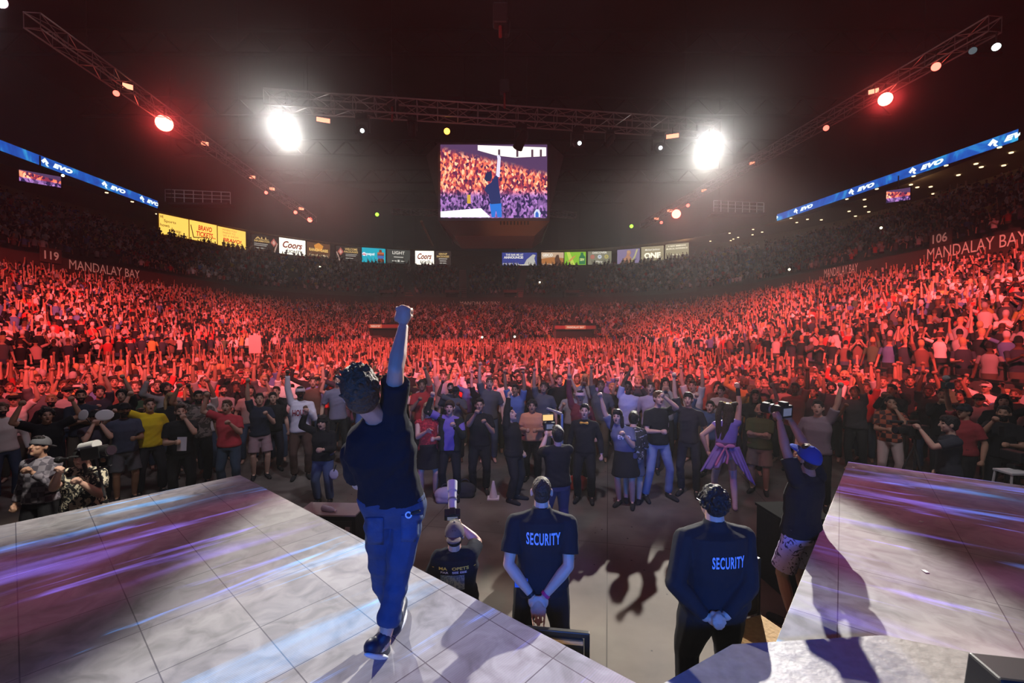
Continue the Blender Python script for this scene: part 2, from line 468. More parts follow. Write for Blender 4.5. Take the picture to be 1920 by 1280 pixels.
# stage wings (LED decks)
def flatpts(*pp): return [PZ(x, y, STZ).to_2d() for x, y in pp]
A_, B_, C_ = flatpts((450, 890), (1195, 1280), (0, 985))
d1 = (B_ - A_).normalized(); d2 = (C_ - A_).normalized()
def deck(name, poly, m_top, label, z1=STZ, th=0.14, lip=(0.55, 0.52, 0.42)):
    mb = MB(); mb.prism(poly, z1 - 0.004 - th, z1 - 0.004)
    o = mb.build(name, mat('deck_edge', lip, 0.4), bevel=0.004)
    tag(o, label, 'stage')
    mt = MB(); c = sum((V(p) for p in poly), V((0, 0))) / len(poly)
    mt.prism([c + (V(p) - c) * 0.9985 for p in poly], z1 - 0.02, z1)
    mt.build('deck_surface', m_top, o)
    sk = MB(); sk.prism([c + (V(p) - c) * 0.975 for p in poly], 0, z1 - th - 0.004)
    sk.build('skirt', M_black, o)
    return o
ang1 = math.atan2(d2.y, d2.x)
LL = (B_ - A_).length + 0.12
deck('stage_deck', [A_, A_ + d2 * 5.0, A_ + d2 * 5.0 + d1 * LL, A_ + d1 * LL], led_mat('led_deck_left', ang1, 1.3, 0.52),
     'glowing LED stage deck the person in a navy T-shirt stands on')
E_, F_, G_ = flatpts((1590, 865), (1920, 910), (1455, 1200))
e1 = (F_ - E_).normalized(); e2 = (G_ - E_).normalized()
ang2 = math.atan2(e1.y, e1.x)
pl = [p.to_2d() for p in (PZ(1225, 1290, STZ + .03), PZ(1372, 1207, STZ + .03), PZ(1655, 1190, STZ + .03), PZ(1890, 1236, STZ + .03))]
q3 = pl[3] + (pl[3] - pl[2]).normalized() * 2.2
def isect(p, d, q, e): return p + d * (((q - p).x * e.y - (q - p).y * e.x) / (d.x * e.y - d.y * e.x))
gp = isect(E_, e2, pl[1], pl[2] - pl[1])
deck('stage_deck', [E_, E_ + e1 * 6.5, E_ + e1 * 6.5 + e2 * 5.6, q3, pl[3], pl[2], gp], led_mat('led_deck_right', ang2, 5.1, 0.9, 1.1, 1.3),
     'glowing LED stage deck right of the person in a blue cap')
M_grey = mat('mottled_grey_deck', (0.24, 0.225, 0.225), 0.5, bump=0.25, bscale=16, var=0.35)
deck('stage_platform', pl + [q3, V((q3.x, -1.5)), V((0.85, -1.5))], M_grey, 'grey mottled many-sided stage platform in the near right corner', STZ + 0.03, 0.12)

# ------------------------------------------------------------------ concourse fascia lettering, portals
def fascia_text(s, px, py, wpx, hpx, m, cat='sign', label='', Y=None, face=None):
    c = PX(px, py, Y); r = (V((0.999, 0, 0)) if face is None else V(face)).normalized()
    o = place_text('wall_lettering', s, c, r, Z1, wpx / FPX * Y / max(0.25, abs(r.x)), hpx / FPX * Y, m)
    return tag(o, label, cat)
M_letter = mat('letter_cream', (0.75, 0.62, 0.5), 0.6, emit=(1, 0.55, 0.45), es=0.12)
a, za = lower(1); hwL = a[0]
def side_text(s, px0, py0, px1, py1, hpx, label, side):
    """lettering lying on the side fascia between two image columns"""
    x = CX + side * (hwL - 0.12)
    r0, r1 = ray(px0, py0), ray(px1, py1)
    P0 = V((0, 0, CAMH)) + r0 * (x / r0.x); P1 = V((0, 0, CAMH)) + r1 * (x / r1.x)
    zz = 7.98
    c = (P0 + P1) / 2; r = (P1 - P0); r.z = 0; ln = r.length; r.normalize()
    o = place_text('wall_lettering', s, (x, c.y, zz), r, Z1, ln, 0.72, M_letter)
    return tag(o, label, 'sign')
side_text('MANDALAY BAY', 1738, 500, 1925, 480, 30, 'cream capital letters on the tier wall at the right edge', 1)
side_text('MANDALAY BAY', 1545, 525, 1608, 518, 15, 'smaller cream letters on the tier wall left of the big right-hand letters', 1)
side_text('MANDALAY BAY', 130, 500, 262, 520, 15, 'cream letters on the tier wall under the left upper seats', -1)
o = fascia_text('MANDALAY BAY', 900, 568, 76, 6, M_letter, 'sign', 'faint lettering on the far tier wall above the centre aisle', 74.8)
def number_sign(s, px, py, label, side):
    x = CX + side * (hwL - 0.25 if s == '119' else hwL + .7); r = ray(px, py); c = V((0, 0, CAMH)) + r * (x / r.x)
    t = empty('section_sign', (x, c.y, c.z)); tag(t, label, 'sign')
    rt = V((0, -side, 0))
    MB().box((side * 0.06, 0, 0), (0.1, 1.5, 1.05)).build('panel', mat('sign_brown', (0.10, 0.06, 0.05), 0.7), t)
    place_text('number', s, (0, 0, 0), rt, Z1, 1.05, 0.62, M_letter, t, bold=0.02)
    MB().bar((side * 0.06, 0, -1.2), (side * 0.06, 0, -0.5), 0.06).build('post', M_dark, t)
number_sign('119', 97, 479, 'section number 119 panel above the left seats', -1)
number_sign('106', 1762, 446, 'section number 106 panel above the right seats', 1)

def portal(px, py, wpx, hpx, Y, label, s=None):
    c = PX(px, py, Y); wd = wpx / FPX * Y; ht = hpx / FPX * Y
    t = empty('entry_portal', (c.x, Y, c.z)); tag(t, label, 'portal')
    mb = MB()
    mb.box((-wd / 2, 1, 0), (0.3, 2.4, ht)); mb.box((wd / 2, 1, 0), (0.3, 2.4, ht)); mb.box((0, 1, ht / 2), (wd + .3, 2.4, 0.3))
    mb.build('surround', M_conc, t)
    MB().box((0, 1.6, -0.1), (wd - .3, 0.2, ht - .2)).build('dark_opening', M_black, t)
    lt = MB().box((0, -0.3, ht / 2 + 0.12), (wd, 0.18, 0.42)).build('lintel', mat('lintel', (0.30, 0.12, 0.10), 0.6), t)
    if s:
        lt2 = MB().box((-wd / 4 if px < 900 else 0, -0.45, ht / 2 + 0.12), (wd * .36 if px < 900 else wd * .5, 0.08, 0.5)).build('lit_sign', glow('lit_sign_red', (1.0, 0.16, 0.08), 0.55), t)
        place_text('lettering', s, (-wd / 4 if px < 900 else 0, -0.51, ht / 2 + 0.12), X1, Z1, (wd * .28 if px < 900 else wd * .42), 0.26, glow('lit_letters', (1, 0.75, 0.62), 1.0), lt2)
    return t
portal(722, 625, 62, 24, 60, 'dark entry opening in the lower seats left of centre, lit sign above', 'MANDALAY BAY')
portal(1078, 626, 76, 22, 60, 'dark entry opening in the lower seats right of centre, lit sign above', 'MANDALAY BAY')
for px, lb in ((725, 'dark doorway in the far upper seats, leftmost of the far row'), (848, 'dark doorway in the far upper seats, second from left'),
               (957, 'dark doorway in the far upper seats, second from right'), (1072, 'dark doorway in the far upper seats, rightmost of the far row')):
    portal(px, 556, 26, 17, 76.3, lb)

# ------------------------------------------------------------------ lit ad boards along the top of the bowl
YEL = (1.0, 0.62, 0.11)
def board(x0, x1, t0, t1, b0, b1, col, s, label, items=(), frame=None):
    P = PZ(x0, t0, 18.7); Q = PZ(x1, t1, 18.7)
    # keep both top corners at one height, panel hangs straight down
    r = (Q - P); r.z = 0; W = r.length; r.normalize()
    zb = CAMH + ((HORIZ - (b0 + b1) / 2) / FPX) * (P.y + Q.y) / 2
    H = 18.7 - zb
    c = (P + Q) / 2; cen = V((c.x, c.y, zb + H / 2))
    nrm = r.cross(Z1).normalized()      # towards the hall
    t = empty('advertising_board', cen); tag(t, label, 'billboard')
    ax = (r, nrm, Z1)
    MB().box(-nrm * 0.22, (W + .12, .3, H + .12), ax).build('casing', mat('board_casing', frame or (0.05, 0.045, 0.04), 0.6), t)
    m = glow('board_face', col, s) if not callable(col) else col()
    MB().box(-nrm * 0.04, (W - .1, .08, H - .1), ax).build('lit_panel', m, t)
    def poly(pts, m_, off=0.03, nm='artwork'):
        mb = MB(); mb.add([r * (u - .5) * W + Z1 * (v - .5) * H + nrm * off for u, v in pts], [tuple(range(len(pts)))])
        return mb.build(nm, m_, t, fix=False)
    for it in items:
        if it[0] == 't':
            _, txt, u, v, wu, hv, colr, es, bold, shear = it
            place_text('lettering', txt, r * (u - .5) * W + Z1 * (v - .5) * H + nrm * 0.03, r, Z1, wu * W, hv * H, glow('board_ink', colr, es), t, bold, shear)
        elif it[0] == 'p':
            poly(it[1], glow('board_ink', it[2], it[3]), it[4] if len(it) > 4 else 0.02)
        elif it[0] == 'c':
            _, u, v, ru, colr, es = it
            poly([(u + ru * math.cos(a) , v + ru * W / H * math.sin(a)) for a in np.linspace(0, 2 * math.pi, 20)[:-1]], glow('board_ink', colr, es), 0.025)
    return t
BRN = (0.25, 0.09, 0.01); REDI = (0.75, 0.03, 0.01); GLD = (0.75, 0.5, 0.18); WHT = (1, 0.95, 0.85)
DK = (0.020, 0.015, 0.013); LT = (1.0, 0.93, 0.74)
board(298, 354, 399, 411, 439, 449, YEL, 1.25, 'yellow lit board leftmost in the row, reading Sports and Music', [
    ('t', 'VE', .08, .85, .12, .12, BRN, .5, .02, 0), ('t', 'Sports', .35, .66, .4, .17, BRN, .5, .01, 0), ('t', 'hows', .18, .46, .3, .15, BRN, .5, .01, 0),
    ('t', 'Music', .55, .28, .35, .14, BRN, .5, .01, 0), ('t', 'and More!', .72, .1, .45, .12, BRN, .5, .01, 0)], (0.5, 0.3, 0.05))
board(355, 407, 411, 422, 449, 459, YEL, 1.3, 'yellow lit board with red ticket lettering', [
    ('t', 'BRAVO', .55, .68, .5, .26, REDI, 1, .03, .15), ('t', 'TICKETS...', .58, .36, .7, .26, REDI, 1, .03, .15),
    ('p', [(.03, .75), (.06, .75), (.15, .16), (.12, .12)], BRN, .4), ('p', [(.13, .16), (.6, .24), (.6, .21), (.13, .11)], BRN, .4)], (0.5, 0.3, 0.05))
board(408, 461, 423, 434, 459, 470, YEL, 1.25, 'yellow lit board with a phone number along its foot', [
    ('t', 'WHEN YOU', .4, .86, .5, .1, (.7, .25, .05), .8, 0, 0), ('t', 'WANT TO', .38, .71, .45, .1, (.7, .25, .05), .8, 0, 0),
    ('t', 'SEE A SHOW', .45, .56, .55, .1, (.7, .25, .05), .8, 0, 0), ('t', 'BRAVO!', .5, .34, .65, .2, REDI, 1, .03, .1),
    ('t', '702.221.2728', .5, .12, .75, .12, BRN, .5, .02, .2)], (0.5, 0.3, 0.05))
def darkad(x0, x1, t0, t1, b0, b1, label, title, flip=False, mark=True):
    it = [('t', title[0], .5 if not mark else (.62 if not flip else .38), .80, .5, .15, GLD, 1, .02, 0), ('t', title[1], .5 if not mark else (.62 if not flip else .38), .62, .55, .13, GLD, 1, .02, 0),
          ('p', [(.4, .46), (.85, .46), (.85, .43), (.4, .43)] if not flip else [(.1, .46), (.6, .46), (.6, .43), (.1, .43)], WHT, .6),
          ('p', [(.4, .36), (.8, .36), (.8, .33), (.4, .33)] if not flip else [(.1, .36), (.55, .36), (.55, .33), (.1, .33)], WHT, .6),
          ('p', [(.4, .2), (.7, .2), (.7, .16), (.4, .16)] if not flip else [(.1, .2), (.5, .2), (.5, .16), (.1, .16)], WHT, .5)]
    if mark:
        u = .2 if not flip else .82
        it += [('p', [(u, .9), (u + .12, .6), (u, .35), (u - .12, .6)], (.55, .13, .10), .8), ('p', [(u, .78), (u + .06, .6), (u, .45), (u - .06, .6)], (.9, .6, .5), .8)]
    it += [('p', [(.02, .6), (.06, .6), (.2, 0), (.14, 0)] if not flip else [(.98, .6), (.94, .6), (.8, 0), (.86, 0)], (.8, .5, .4), .6)]
    return board(x0, x1, t0, t1, b0, b1, DK, 1, label, it)
darkad(471, 522, 438, 445, 469, 475, 'dark board with gold lettering left of the first white beer board', ('ALL', 'INFORMATION'), True)
def coors(x0, x1, t0, t1, b0, b1, label):
    return board(x0, x1, t0, t1, b0, b1, (1.0, 0.93, 0.78), 1.5, label, [
        ('t', 'Coors', .5, .6, .74, .42, (.35, .02, .02), .6, .03, .35), ('t', 'LIGHT', .52, .2, .5, .2, (.03, .05, .10), .6, .02, 0)])
coors(523, 573, 444, 451, 476, 481, 'white lit beer board, the larger one left of centre')
board(575, 619, 452, 458, 481, 486, (0.11, 0.045, 0.02), 1, 'brown board with glowing orange emblem and gold lettering', [
    ('p', [(.3, .8), (.5, 1.0), (.7, .8), (.62, .45), (.38, .45)], (.9, .35, .05), .8), ('t', 'RANCH OASIS', .5, .5, .8, .2, (1, .65, .2), 1.0, .03, 0),
    ('t', 'Home of Live Music', .5, .17, .8, .12, (1, .8, .5), .8, .01, 0)])
darkad(629, 676, 460, 463, 488, 491, 'dark board with red diamond mark left of the cyan board', ('WELCOME', 'PACKAGES'))
board(678, 723, 463, 466, 492, 494, (0.0, 0.42, 0.55), 1.0, 'cyan board with a bottle picture', [
    ('t', 'pepsi', .36, .55, .34, .24, (.8, .95, 1), 1, .03, 0), ('c', .1, .55, .08, (.85, .9, 1), 1),
    ('p', [(.02, .53), (.1, .58), (.18, .53), (.17, .48), (.1, .52), (.03, .48)], (.75, .02, .03), 1, .04),
    ('p', [(.73, .9), (.83, .9), (.84, .75), (.93, .6), (.93, .38), (.9, .3), (.94, .2), (.93, .04), (.66, .04), (.65, .2), (.69, .3), (.65, .38), (.65, .6), (.72, .75)], (.22, .05, .02), .9, .03),
    ('p', [(.65, .5), (.93, .5), (.9, .3), (.68, .3)], (.05, .16, .5), .9, .045), ('c', .79, .4, .07, (.85, .3, .3), .9),
    ('p', [(.65, .72), (.93, .72), (.93, .6), (.65, .6)], (.6, .14, .06), .9, .045)])
board(725, 769, 466, 469, 494, 495, (0.045, 0.05, 0.045), 1, 'dark green-grey board right of the cyan board', [
    ('t', 'LIGHT', .5, .76, .52, .22, WHT, .9, .01, 0), ('p', [(.3, .48), (.7, .48), (.7, .43), (.3, .43)], WHT, .7),
    ('p', [(.22, .2), (.42, .2), (.42, .15), (.22, .15)], WHT, .7), ('p', [(.46, .26), (.54, .26), (.54, .12), (.46, .12)], WHT, .7), ('p', [(.6, .2), (.78, .2), (.78, .15), (.6, .15)], WHT, .7)])
coors(778, 814, 469.5, 470, 496.5, 497, 'white lit beer board, the smaller one under the big screen')
board(815, 846, 470, 470.5, 497, 497, (0.03, 0.02, 0.018), 1, 'small dark board with gold lettering beside the smaller beer board', [
    ('t', 'GROUP', .5, .78, .5, .14, GLD, 1, .02, 0), ('t', 'PACKAGES', .5, .6, .75, .14, GLD, 1, .02, 0),
    ('p', [(.25, .45), (.75, .45), (.75, .41), (.25, .41)], WHT, .7), ('p', [(.3, .3), (.7, .3), (.7, .26), (.3, .26)], WHT, .7), ('p', [(.3, .15), (.7, .15), (.7, .11), (.3, .11)], WHT, .7)])
board(941, 1007, 473, 473, 498.5, 498.5, (0.035, 0.05, 0.26), 1, 'blue board with a pale curved arm shape, right of the big screen', [
    ('t', 'THE BAR ME AT', .36, .82, .5, .15, WHT, .9, .02, 0), ('t', 'ANNOUNCE!', .33, .62, .55, .18, WHT, 1, .03, 0),
    ('p', [(.62, .05), (.7, .45), (.88, .85), (.96, .8), (.92, .55), (.97, .1)], (.62, .6, .55), .8), ('t', 'NEW YORK STYLE', .25, .13, .45, .14, WHT, .8, .02, 0),
    ('p', [(.4, .1), (.98, .1), (.98, .03), (.4, .03)], (.8, .75, .6), .9)])
board(1015, 1057, 472.5, 472.5, 498, 498, (0.42, 0.16, 0.045), 1, 'orange-brown sunset board with a dark figure', [
    ('t', 'GEICO', .28, .78, .45, .22, WHT, 1, .03, 0), ('p', [(0, .98), (1, .98), (1, .55), (.5, .62), (0, .5)], (.65, .45, .3), .9, .015),
    ('p', [(.62, .05), (.6, .5), (.68, .8), (.78, .8), (.8, .5), (.88, .3), (.9, .05)], (.12, .05, .03), .7), ('t', 'SAVE TODAY', .3, .08, .5, .1, WHT, .8, .01, 0)])
board(1058, 1099, 472, 471.5, 497.5, 497, (0.24, 0.52, 0.03), 1, 'bright green board with a green bottle', [
    ('p', [(.1, .98), (.25, .98), (.5, .02), (.28, .02)], (.6, .75, .1), .9, .015), ('p', [(.13, .25), (.45, .68), (.55, .72), (.3, .3)], (.75, .35, .1), .8),
    ('p', [(.76, .93), (.86, .93), (.88, .75), (.96, .6), (.96, .06), (.68, .06), (.68, .6), (.75, .75)], (.01, .16, .06), 1), ('t', 'DEW', .82, .4, .2, .2, (.8, .9, .3), 1, .03, 0)])
board(1102, 1147, 471, 470, 497, 496, (0.21, 0.20, 0.14), 1, 'grey-olive board with three small round emblems', [
    ('t', 'DISCOVER', .5, .88, .6, .14, WHT, .9, .02, 0), ('c', .2, .58, .085, (.6, .15, .12), .8), ('c', .5, .58, .085, (.75, .8, .85), .8), ('c', .78, .58, .085, (.6, .5, .12), .8),
    ('c', .2, .58, .045, (.21, .2, .14), 1.2), ('c', .5, .58, .045, (.05, .15, .3), 1), ('c', .78, .58, .045, (.21, .2, .14), 1.2), ('t', 'Play', .48, .2, .3, .16, WHT, .9, .01, .2)])
board(1157, 1200, 468, 465, 496, 493, (0.22, 0.17, 0.30), 1, 'violet board with a golden dancing figure', [
    ('p', [(.1, .0), (.3, .35), (.42, .55), (.45, .85), (.58, .9), (.62, .7), (.55, .55), (.66, .3), (.55, 0)], (.42, .2, .12), 1), ('c', .5, .8, .07, (.5, .28, .15), 1),
    ('p', [(.6, .1), (.75, .5), (.85, .95), (.92, .95), (.8, .4), (.7, .05)], (.6, .55, .25), .8)])
board(1202, 1245, 462.5, 459.5, 491, 487.5, (0.33, 0.28, 0.17), 1, 'gold-grey board with large pale show lettering', [
    ('t', 'Michael Jackson', .5, .74, .65, .16, WHT, 1, .01, .3), ('t', 'ONE', .5, .36, .72, .4, LT, 1.2, .05, 0)])
board(1247, 1292, 458, 454, 487, 482, (0.33, 0.29, 0.18), 1, 'gold-grey board at the right end of the row', [
    ('t', 'A NEW IMMERSIVE', .5, .84, .75, .1, LT, 1.1, .02, 0), ('t', 'MUSICAL EXPERIENCE', .5, .66, .88, .1, LT, 1.1, .02, 0), ('t', 'ON STAGE', .45, .25, .35, .08, LT, 1, .02, 0)])

# ------------------------------------------------------------------ blue ribbon displays
def ribbon_mat():
    m = bpy.data.materials.new('ribbon_led'); m.use_nodes = True; nt = m.node_tree; nt.nodes.clear(); L = nt.links.new
    o = nt.nodes.new('ShaderNodeOutputMaterial'); e = nt.nodes.new('ShaderNodeEmission'); L(e.outputs[0], o.inputs[0])
    tc = nt.nodes.new('ShaderNodeTexCoord')
    n = nt.nodes.new('ShaderNodeTexNoise'); n.inputs['Scale'].default_value = 0.32; n.inputs['Detail'].default_value = 6; n.inputs['Distortion'].default_value = 2.0
    L(tc.outputs['Object'], n.inputs['Vector'])
    c = nt.nodes.new('ShaderNodeValToRGB'); el = c.color_ramp.elements
    el[0].position = 0.3; el[0].color = (0.012, 0.045, 0.33, 1); el[1].position = 0.72; el[1].color = (0.05, 0.50, 0.85, 1)
    k = el.new(0.52); k.color = (0.012, 0.12, 0.55, 1)
    L(n.outputs['Fac'], c.inputs[0]); L(c.outputs[0], e.inputs[0]); e.inputs[1].default_value = 1.0
    return m
M_rib = ribbon_mat(); M_wht = glow('ribbon_logo', (0.8, 0.93, 1.0), 1.3)
def ribbon(P, Q, h, logos, label):
    P, Q = V(P), V(Q); r = (Q - P).normalized(); up = Z1
    nrm = r.cross(up).normalized()
    c = (P + Q) / 2
    t = empty('ribbon_display', c); tag(t, label, 'display')
    ln = (Q - P).length
    up2 = (up - r * r.dot(up)).normalized()
    MB().box(-nrm * 0.25, (ln, .4, h + .1), (r, nrm, up2)).build('casing', M_black, t)
    MB().box(-nrm * 0.02, (ln, .06, h), (r, nrm, up2)).build('led_face', M_rib, t)
    for px in logos:
        # the logo sits where the vertical plane of the ribbon meets this image column
        d = ray(px, 400); A = V((0, 0, CAMH))
        den = d.x * r.y - d.y * r.x
        s = (P.x * r.y - P.y * r.x) / den
        pt = A + d * s; k = (V((pt.x, pt.y, 0)) - V((c.x, c.y, 0))).dot(V((r.x, r.y, 0)).normalized()) / math.hypot(r.x, r.y)
        q = r * k + nrm * 0.03
        g = MB(); a = h * 0.42; off = -h * 1.6
        for pts in ([(0, a), (a, 0), (a * .45, -a * .5), (0, 0)], [(0, a), (0, 0), (-a * .45, -a * .5), (-a, 0)], [(a * .3, -a * .1), (a, -a * .9), (a * .45, -a * .95), (0, -a * .4)]):
            g.add([q + r * (off + u) + up2 * v for u, v in pts], [(0, 1, 2, 3)])
        g.build('emblem', M_wht, t, fix=False)
        place_text('lettering', 'EVO', q + r * h * 0.4, r, up2, h * 2.3, h * 0.52, M_wht, t, bold=0.075, shear=0.3, space=1.1)
    return t
LP, LQ = PZ(0, 262, 20.2), PZ(319, 386, 20.2)
LB = PZ(319, 400, 19.2)
dL = (LQ - LP); P_l = LP - dL * 0.5; Q_l = LQ + V((0, 0, 0))
hL = 0.95
ribbon(P_l + V((0, 0, -hL / 2)), Q_l + V((0, 0, -hL / 2)), hL, (113, 217, 283), 'long blue ribbon display with white logos, left side of hall')
RP, RQ = PZ(1420, 415, 20.0), PZ(1920, 238, 20.0)
dR = (RQ - RP)
ribbon(RP + V((0, 0, -hL / 2)), RQ + dR * 0.4 + V((0, 0, -hL / 2)), hL, (1446, 1508, 1617, 1738, 1898), 'long blue ribbon display with white logos, right side of hall')

# concourse downlights and their soft warm light
M_dl = glow('downlight_warm', (1.0, 0.72, 0.40), 2.2)
DL = [(1483, 409), (1494, 417), (1514, 411), (1540, 412), (1554, 419), (1588, 373), (1592, 396), (1621, 374), (1622, 387), (1604, 405), (1629, 397), (1644, 354),
      (1708, 346), (1720, 351), (1745, 350), (1750, 363), (1713, 330), (1774, 310), (1797, 328), (1830, 307), (1840, 313), (1882, 310), (1896, 286), (1874, 276),
      (1370, 451), (1332, 452), (1368, 437), (1375, 448), (1411, 440), (1412, 430), (1429, 435), (1384, 445), (200, 361), (248, 378), (294, 401)]
for k, (x, y) in enumerate(DL):
    p = PZ(x, y, 18.86)
    mb = MB(); mb.cyl(p + V((0, 0, .03)), .16, p + V((0, 0, -.05)), .16, 10)
    tag(mb.build('downlight', M_dl), 'small warm round downlight under the concourse soffit', 'light', 'concourse downlights')
for x, y, z in ((42, 48, 18.2), (38, 66, 18.2), (30, 80, 18.2), (45, 36, 18.2), (46, 26, 18.2)):
    l = bpy.data.lights.new('concourse_light', 'POINT'); l.energy = 60; l.color = (1.0, 0.66, 0.36); l.shadow_soft_size = 0.5
    o = bpy.data.objects.new('concourse_light', l); o.location = (x, y, z); COL.objects.link(o)

# stair aisles between the far upper seat blocks
M_stair = mat('stair_red_lit', (0.50, 0.22, 0.19), 0.85)  # red light on the steps is put into the colour
AISLES = [(770, 741), (868, 868), (972, 984), (1085, 1107)]
for k, (xa, xb) in enumerate(AISLES):
    mb = MB()
    for i in range(28):
        u = (i + .5) / 28; yy = lerp(77.2, 89.3, u); zz = 8.4 + 6.5 * math.floor(u * 14 + 1e-6) / 14 + (.24 if i % 2 else .02)
        pxx = lerp(xa, xb, u); x_ = (pxx - 960) / FPX * yy
        mb.box((x_, yy, zz + .06), (1.35, .45, .16))
    tag(mb.build('stair_aisle', M_stair), 'reddish stair aisle in the far upper seats, ' + ('leftmost', 'left of centre', 'right of centre', 'rightmost')[k], 'stairs')
for k, (x, y, Y, lb) in enumerate(((1652, 427, 40, 'bright phone light high in the right upper seats'), (965, 631, 48, 'warm light in the far floor crowd right of centre'), (904, 632, 46, 'warm light in the far floor crowd left of centre'),
                                   (1012, 529, 80, 'tiny phone light in the far upper seats right of the scoreboard'), (1480, 505, 44, 'tiny phone light at the right concourse'), (118, 329, 33, 'tiny light high at the left'), (600, 500, 76, 'tiny phone light in the far left upper seats'))):
    q = PX(x, y, Y); tag(MB().ell(q, [.05 + .0012 * Y] * 3, None, 8, 5).build('phone_light', glow('phone_light', (1, .82, .5), 9)), lb, 'light')

# small side screens
def small_screen(px, py, wpx, hpx, Y, yawdeg, label):
    c = PX(px, py, Y); t = empty('hanging_screen', c, rad(yawdeg)); tag(t, label, 'screen')
    W, H = wpx / FPX * Y / abs(math.cos(rad(yawdeg))), hpx / FPX * Y
    MB().box((0, .15, 0), (W + .15, .2, H + .15)).build('casing', M_black, t)
    MB().box((0, .0, 0), (W, .08, H)).build('picture', screen_mat('small_screen', 2.0), t)
    mb = MB(); mb.bar((0, .15, H / 2), (0, .15, H / 2 + 1.4), .05); mb.build('hanger', M_dark, t)

def screen_mat(name, sc_):
    m = bpy.data.materials.new(name); m.use_nodes = True; nt = m.node_tree; nt.nodes.clear(); L = nt.links.new
    o = nt.nodes.new('ShaderNodeOutputMaterial'); e = nt.nodes.new('ShaderNodeEmission'); L(e.outputs[0], o.inputs[0])
    tc = nt.nodes.new('ShaderNodeTexCoord')
    mp = nt.nodes.new('ShaderNodeMapping'); mp.inputs['Scale'].default_value = (sc_ * 1.6, 1, sc_); L(tc.outputs['Object'], mp.inputs[0])
    v = nt.nodes.new('ShaderNodeTexVoronoi'); v.inputs['Scale'].default_value = 2.2; L(mp.outputs[0], v.inputs['Vector'])
    sp = nt.nodes.new('ShaderNodeSeparateColor'); L(v.outputs['Color'], sp.inputs[0])
    g = nt.nodes.new('ShaderNodeSeparateXYZ'); L(tc.outputs['Generated'], g.inputs[0])
    c = nt.nodes.new('ShaderNodeValToRGB'); el = c.color_ramp.elements
    el[0].position = 0.0; el[0].color = (0.02, 0.01, 0.05, 1); el[1].position = 1.0; el[1].color = (1.0, 0.50, 0.30, 1)
    k = el.new(0.45); k.color = (0.30, 0.03, 0.05, 1); k = el.new(0.75); k.color = (0.95, 0.20, 0.09, 1)
    L(sp.outputs[0], c.inputs[0])
    c2 = nt.nodes.new('ShaderNodeValToRGB'); el = c2.color_ramp.elements
    el[0].position = 0.3; el[0].color = (0.015, 0.01, 0.05, 1); el[1].position = 1.0; el[1].color = (0.35, 0.16, 0.45, 1)
    L(sp.outputs[0], c2.inputs[0])
    rz = nt.nodes.new('ShaderNodeMapRange'); rz.interpolation_type = 'SMOOTHSTEP'; rz.inputs['From Min'].default_value = 0.28; rz.inputs['From Max'].default_value = 0.42; L(g.outputs[2], rz.inputs[0])
    mx = nt.nodes.new('ShaderNodeMix'); mx.data_type = 'RGBA'; L(rz.outputs[0], mx.inputs[0]); L(c2.outputs[0], mx.inputs[6]); L(c.outputs[0], mx.inputs[7])
    # picture top: dark hall above a slanted seat line
    s1 = nt.nodes.new('ShaderNodeMath'); s1.operation = 'MULTIPLY_ADD'; L(g.outputs[0], s1.inputs[0]); s1.inputs[1].default_value = 0.35; L(g.outputs[2], s1.inputs[2])
    r2 = nt.nodes.new('ShaderNodeMapRange'); r2.interpolation_type = 'SMOOTHSTEP'; r2.inputs['From Min'].default_value = 0.86; r2.inputs['From Max'].default_value = 1.0; L(s1.outputs[0], r2.inputs[0])
    m2 = nt.nodes.new('ShaderNodeMix'); m2.data_type = 'RGBA'; L(r2.outputs[0], m2.inputs[0]); L(mx.outputs[2], m2.inputs[6]); m2.inputs[7].default_value = (0.06, 0.03, 0.08, 1)
    L(m2.outputs[2], e.inputs[0]); e.inputs[1].default_value = 1.7
    return m
small_screen(76, 335, 36, 20, 36, 48, 'small lit screen hanging under the left ribbon')
small_screen(1684, 366, 26, 22, 46, -40, 'small lit screen hanging under the right ribbon')

# ------------------------------------------------------------------ centre scoreboard
SY = 40.0
def sp_(px, py, Y=SY): return PX(px, py, Y)
sb_c = sp_(926, 340)
sb = empty('scoreboard', (sb_c.x, SY, sb_c.z)); tag(sb, 'large hanging scoreboard cube with a bright crowd picture', 'scoreboard')
def loc(p): return p - V((sb_c.x, SY, sb_c.z))
W = 198 / FPX * SY; H = 134 / FPX * SY
bot = loc(sp_(926, 436)).z; wb = 155 / FPX * SY; yb = 1.3
Mcas = mat('scoreboard_grey', (0.10, 0.085, 0.085), 0.5, var=0.2, bscale=1.5)
cs = MB()
hx, hz = W / 2 + .25, H / 2 + .25
dp = 9.0
# side wings flare out and back, tapering shell underneath
cs.box((0, .45, 0), (2 * hx, .7, 2 * hz)); cs.build('front_frame', Mcas, sb)
for sgn in (-1, 1):
    wg = MB(); xo = sgn * (hx + 1.5)
    a, b, c, d = V((sgn * hx, .2, hz)), V((sgn * hx, .2, -hz)), V((xo - sgn * .2, 2.6, -hz * .55 - 2.2)), V((xo, 2.6, hz - .2))
    off = V((0, dp, 0))
    wg.add([a, b, V((sgn * (hx - .3), 2.6, -hz - .6)), d, a + off, b + off, V((sgn * (hx - .3), 2.6 + dp * .6, -hz - .6)), d + off * .7],
           [(0, 1, 2, 3), (4, 5, 6, 7), (0, 1, 5, 4), (1, 2, 6, 5), (2, 3, 7, 6), (3, 0, 4, 7)])
    wg.build('side_panel', Mcas, sb)
bt = MB(); bt.rings([[V((-hx, .1, -hz)), V((hx, .1, -hz)), V((hx, dp, -hz)), V((-hx, dp, -hz))], [V((-wb / 2, yb, bot)), V((wb / 2, yb, bot)), V((wb / 2, dp - yb, bot)), V((-wb / 2, dp - yb, bot))]])
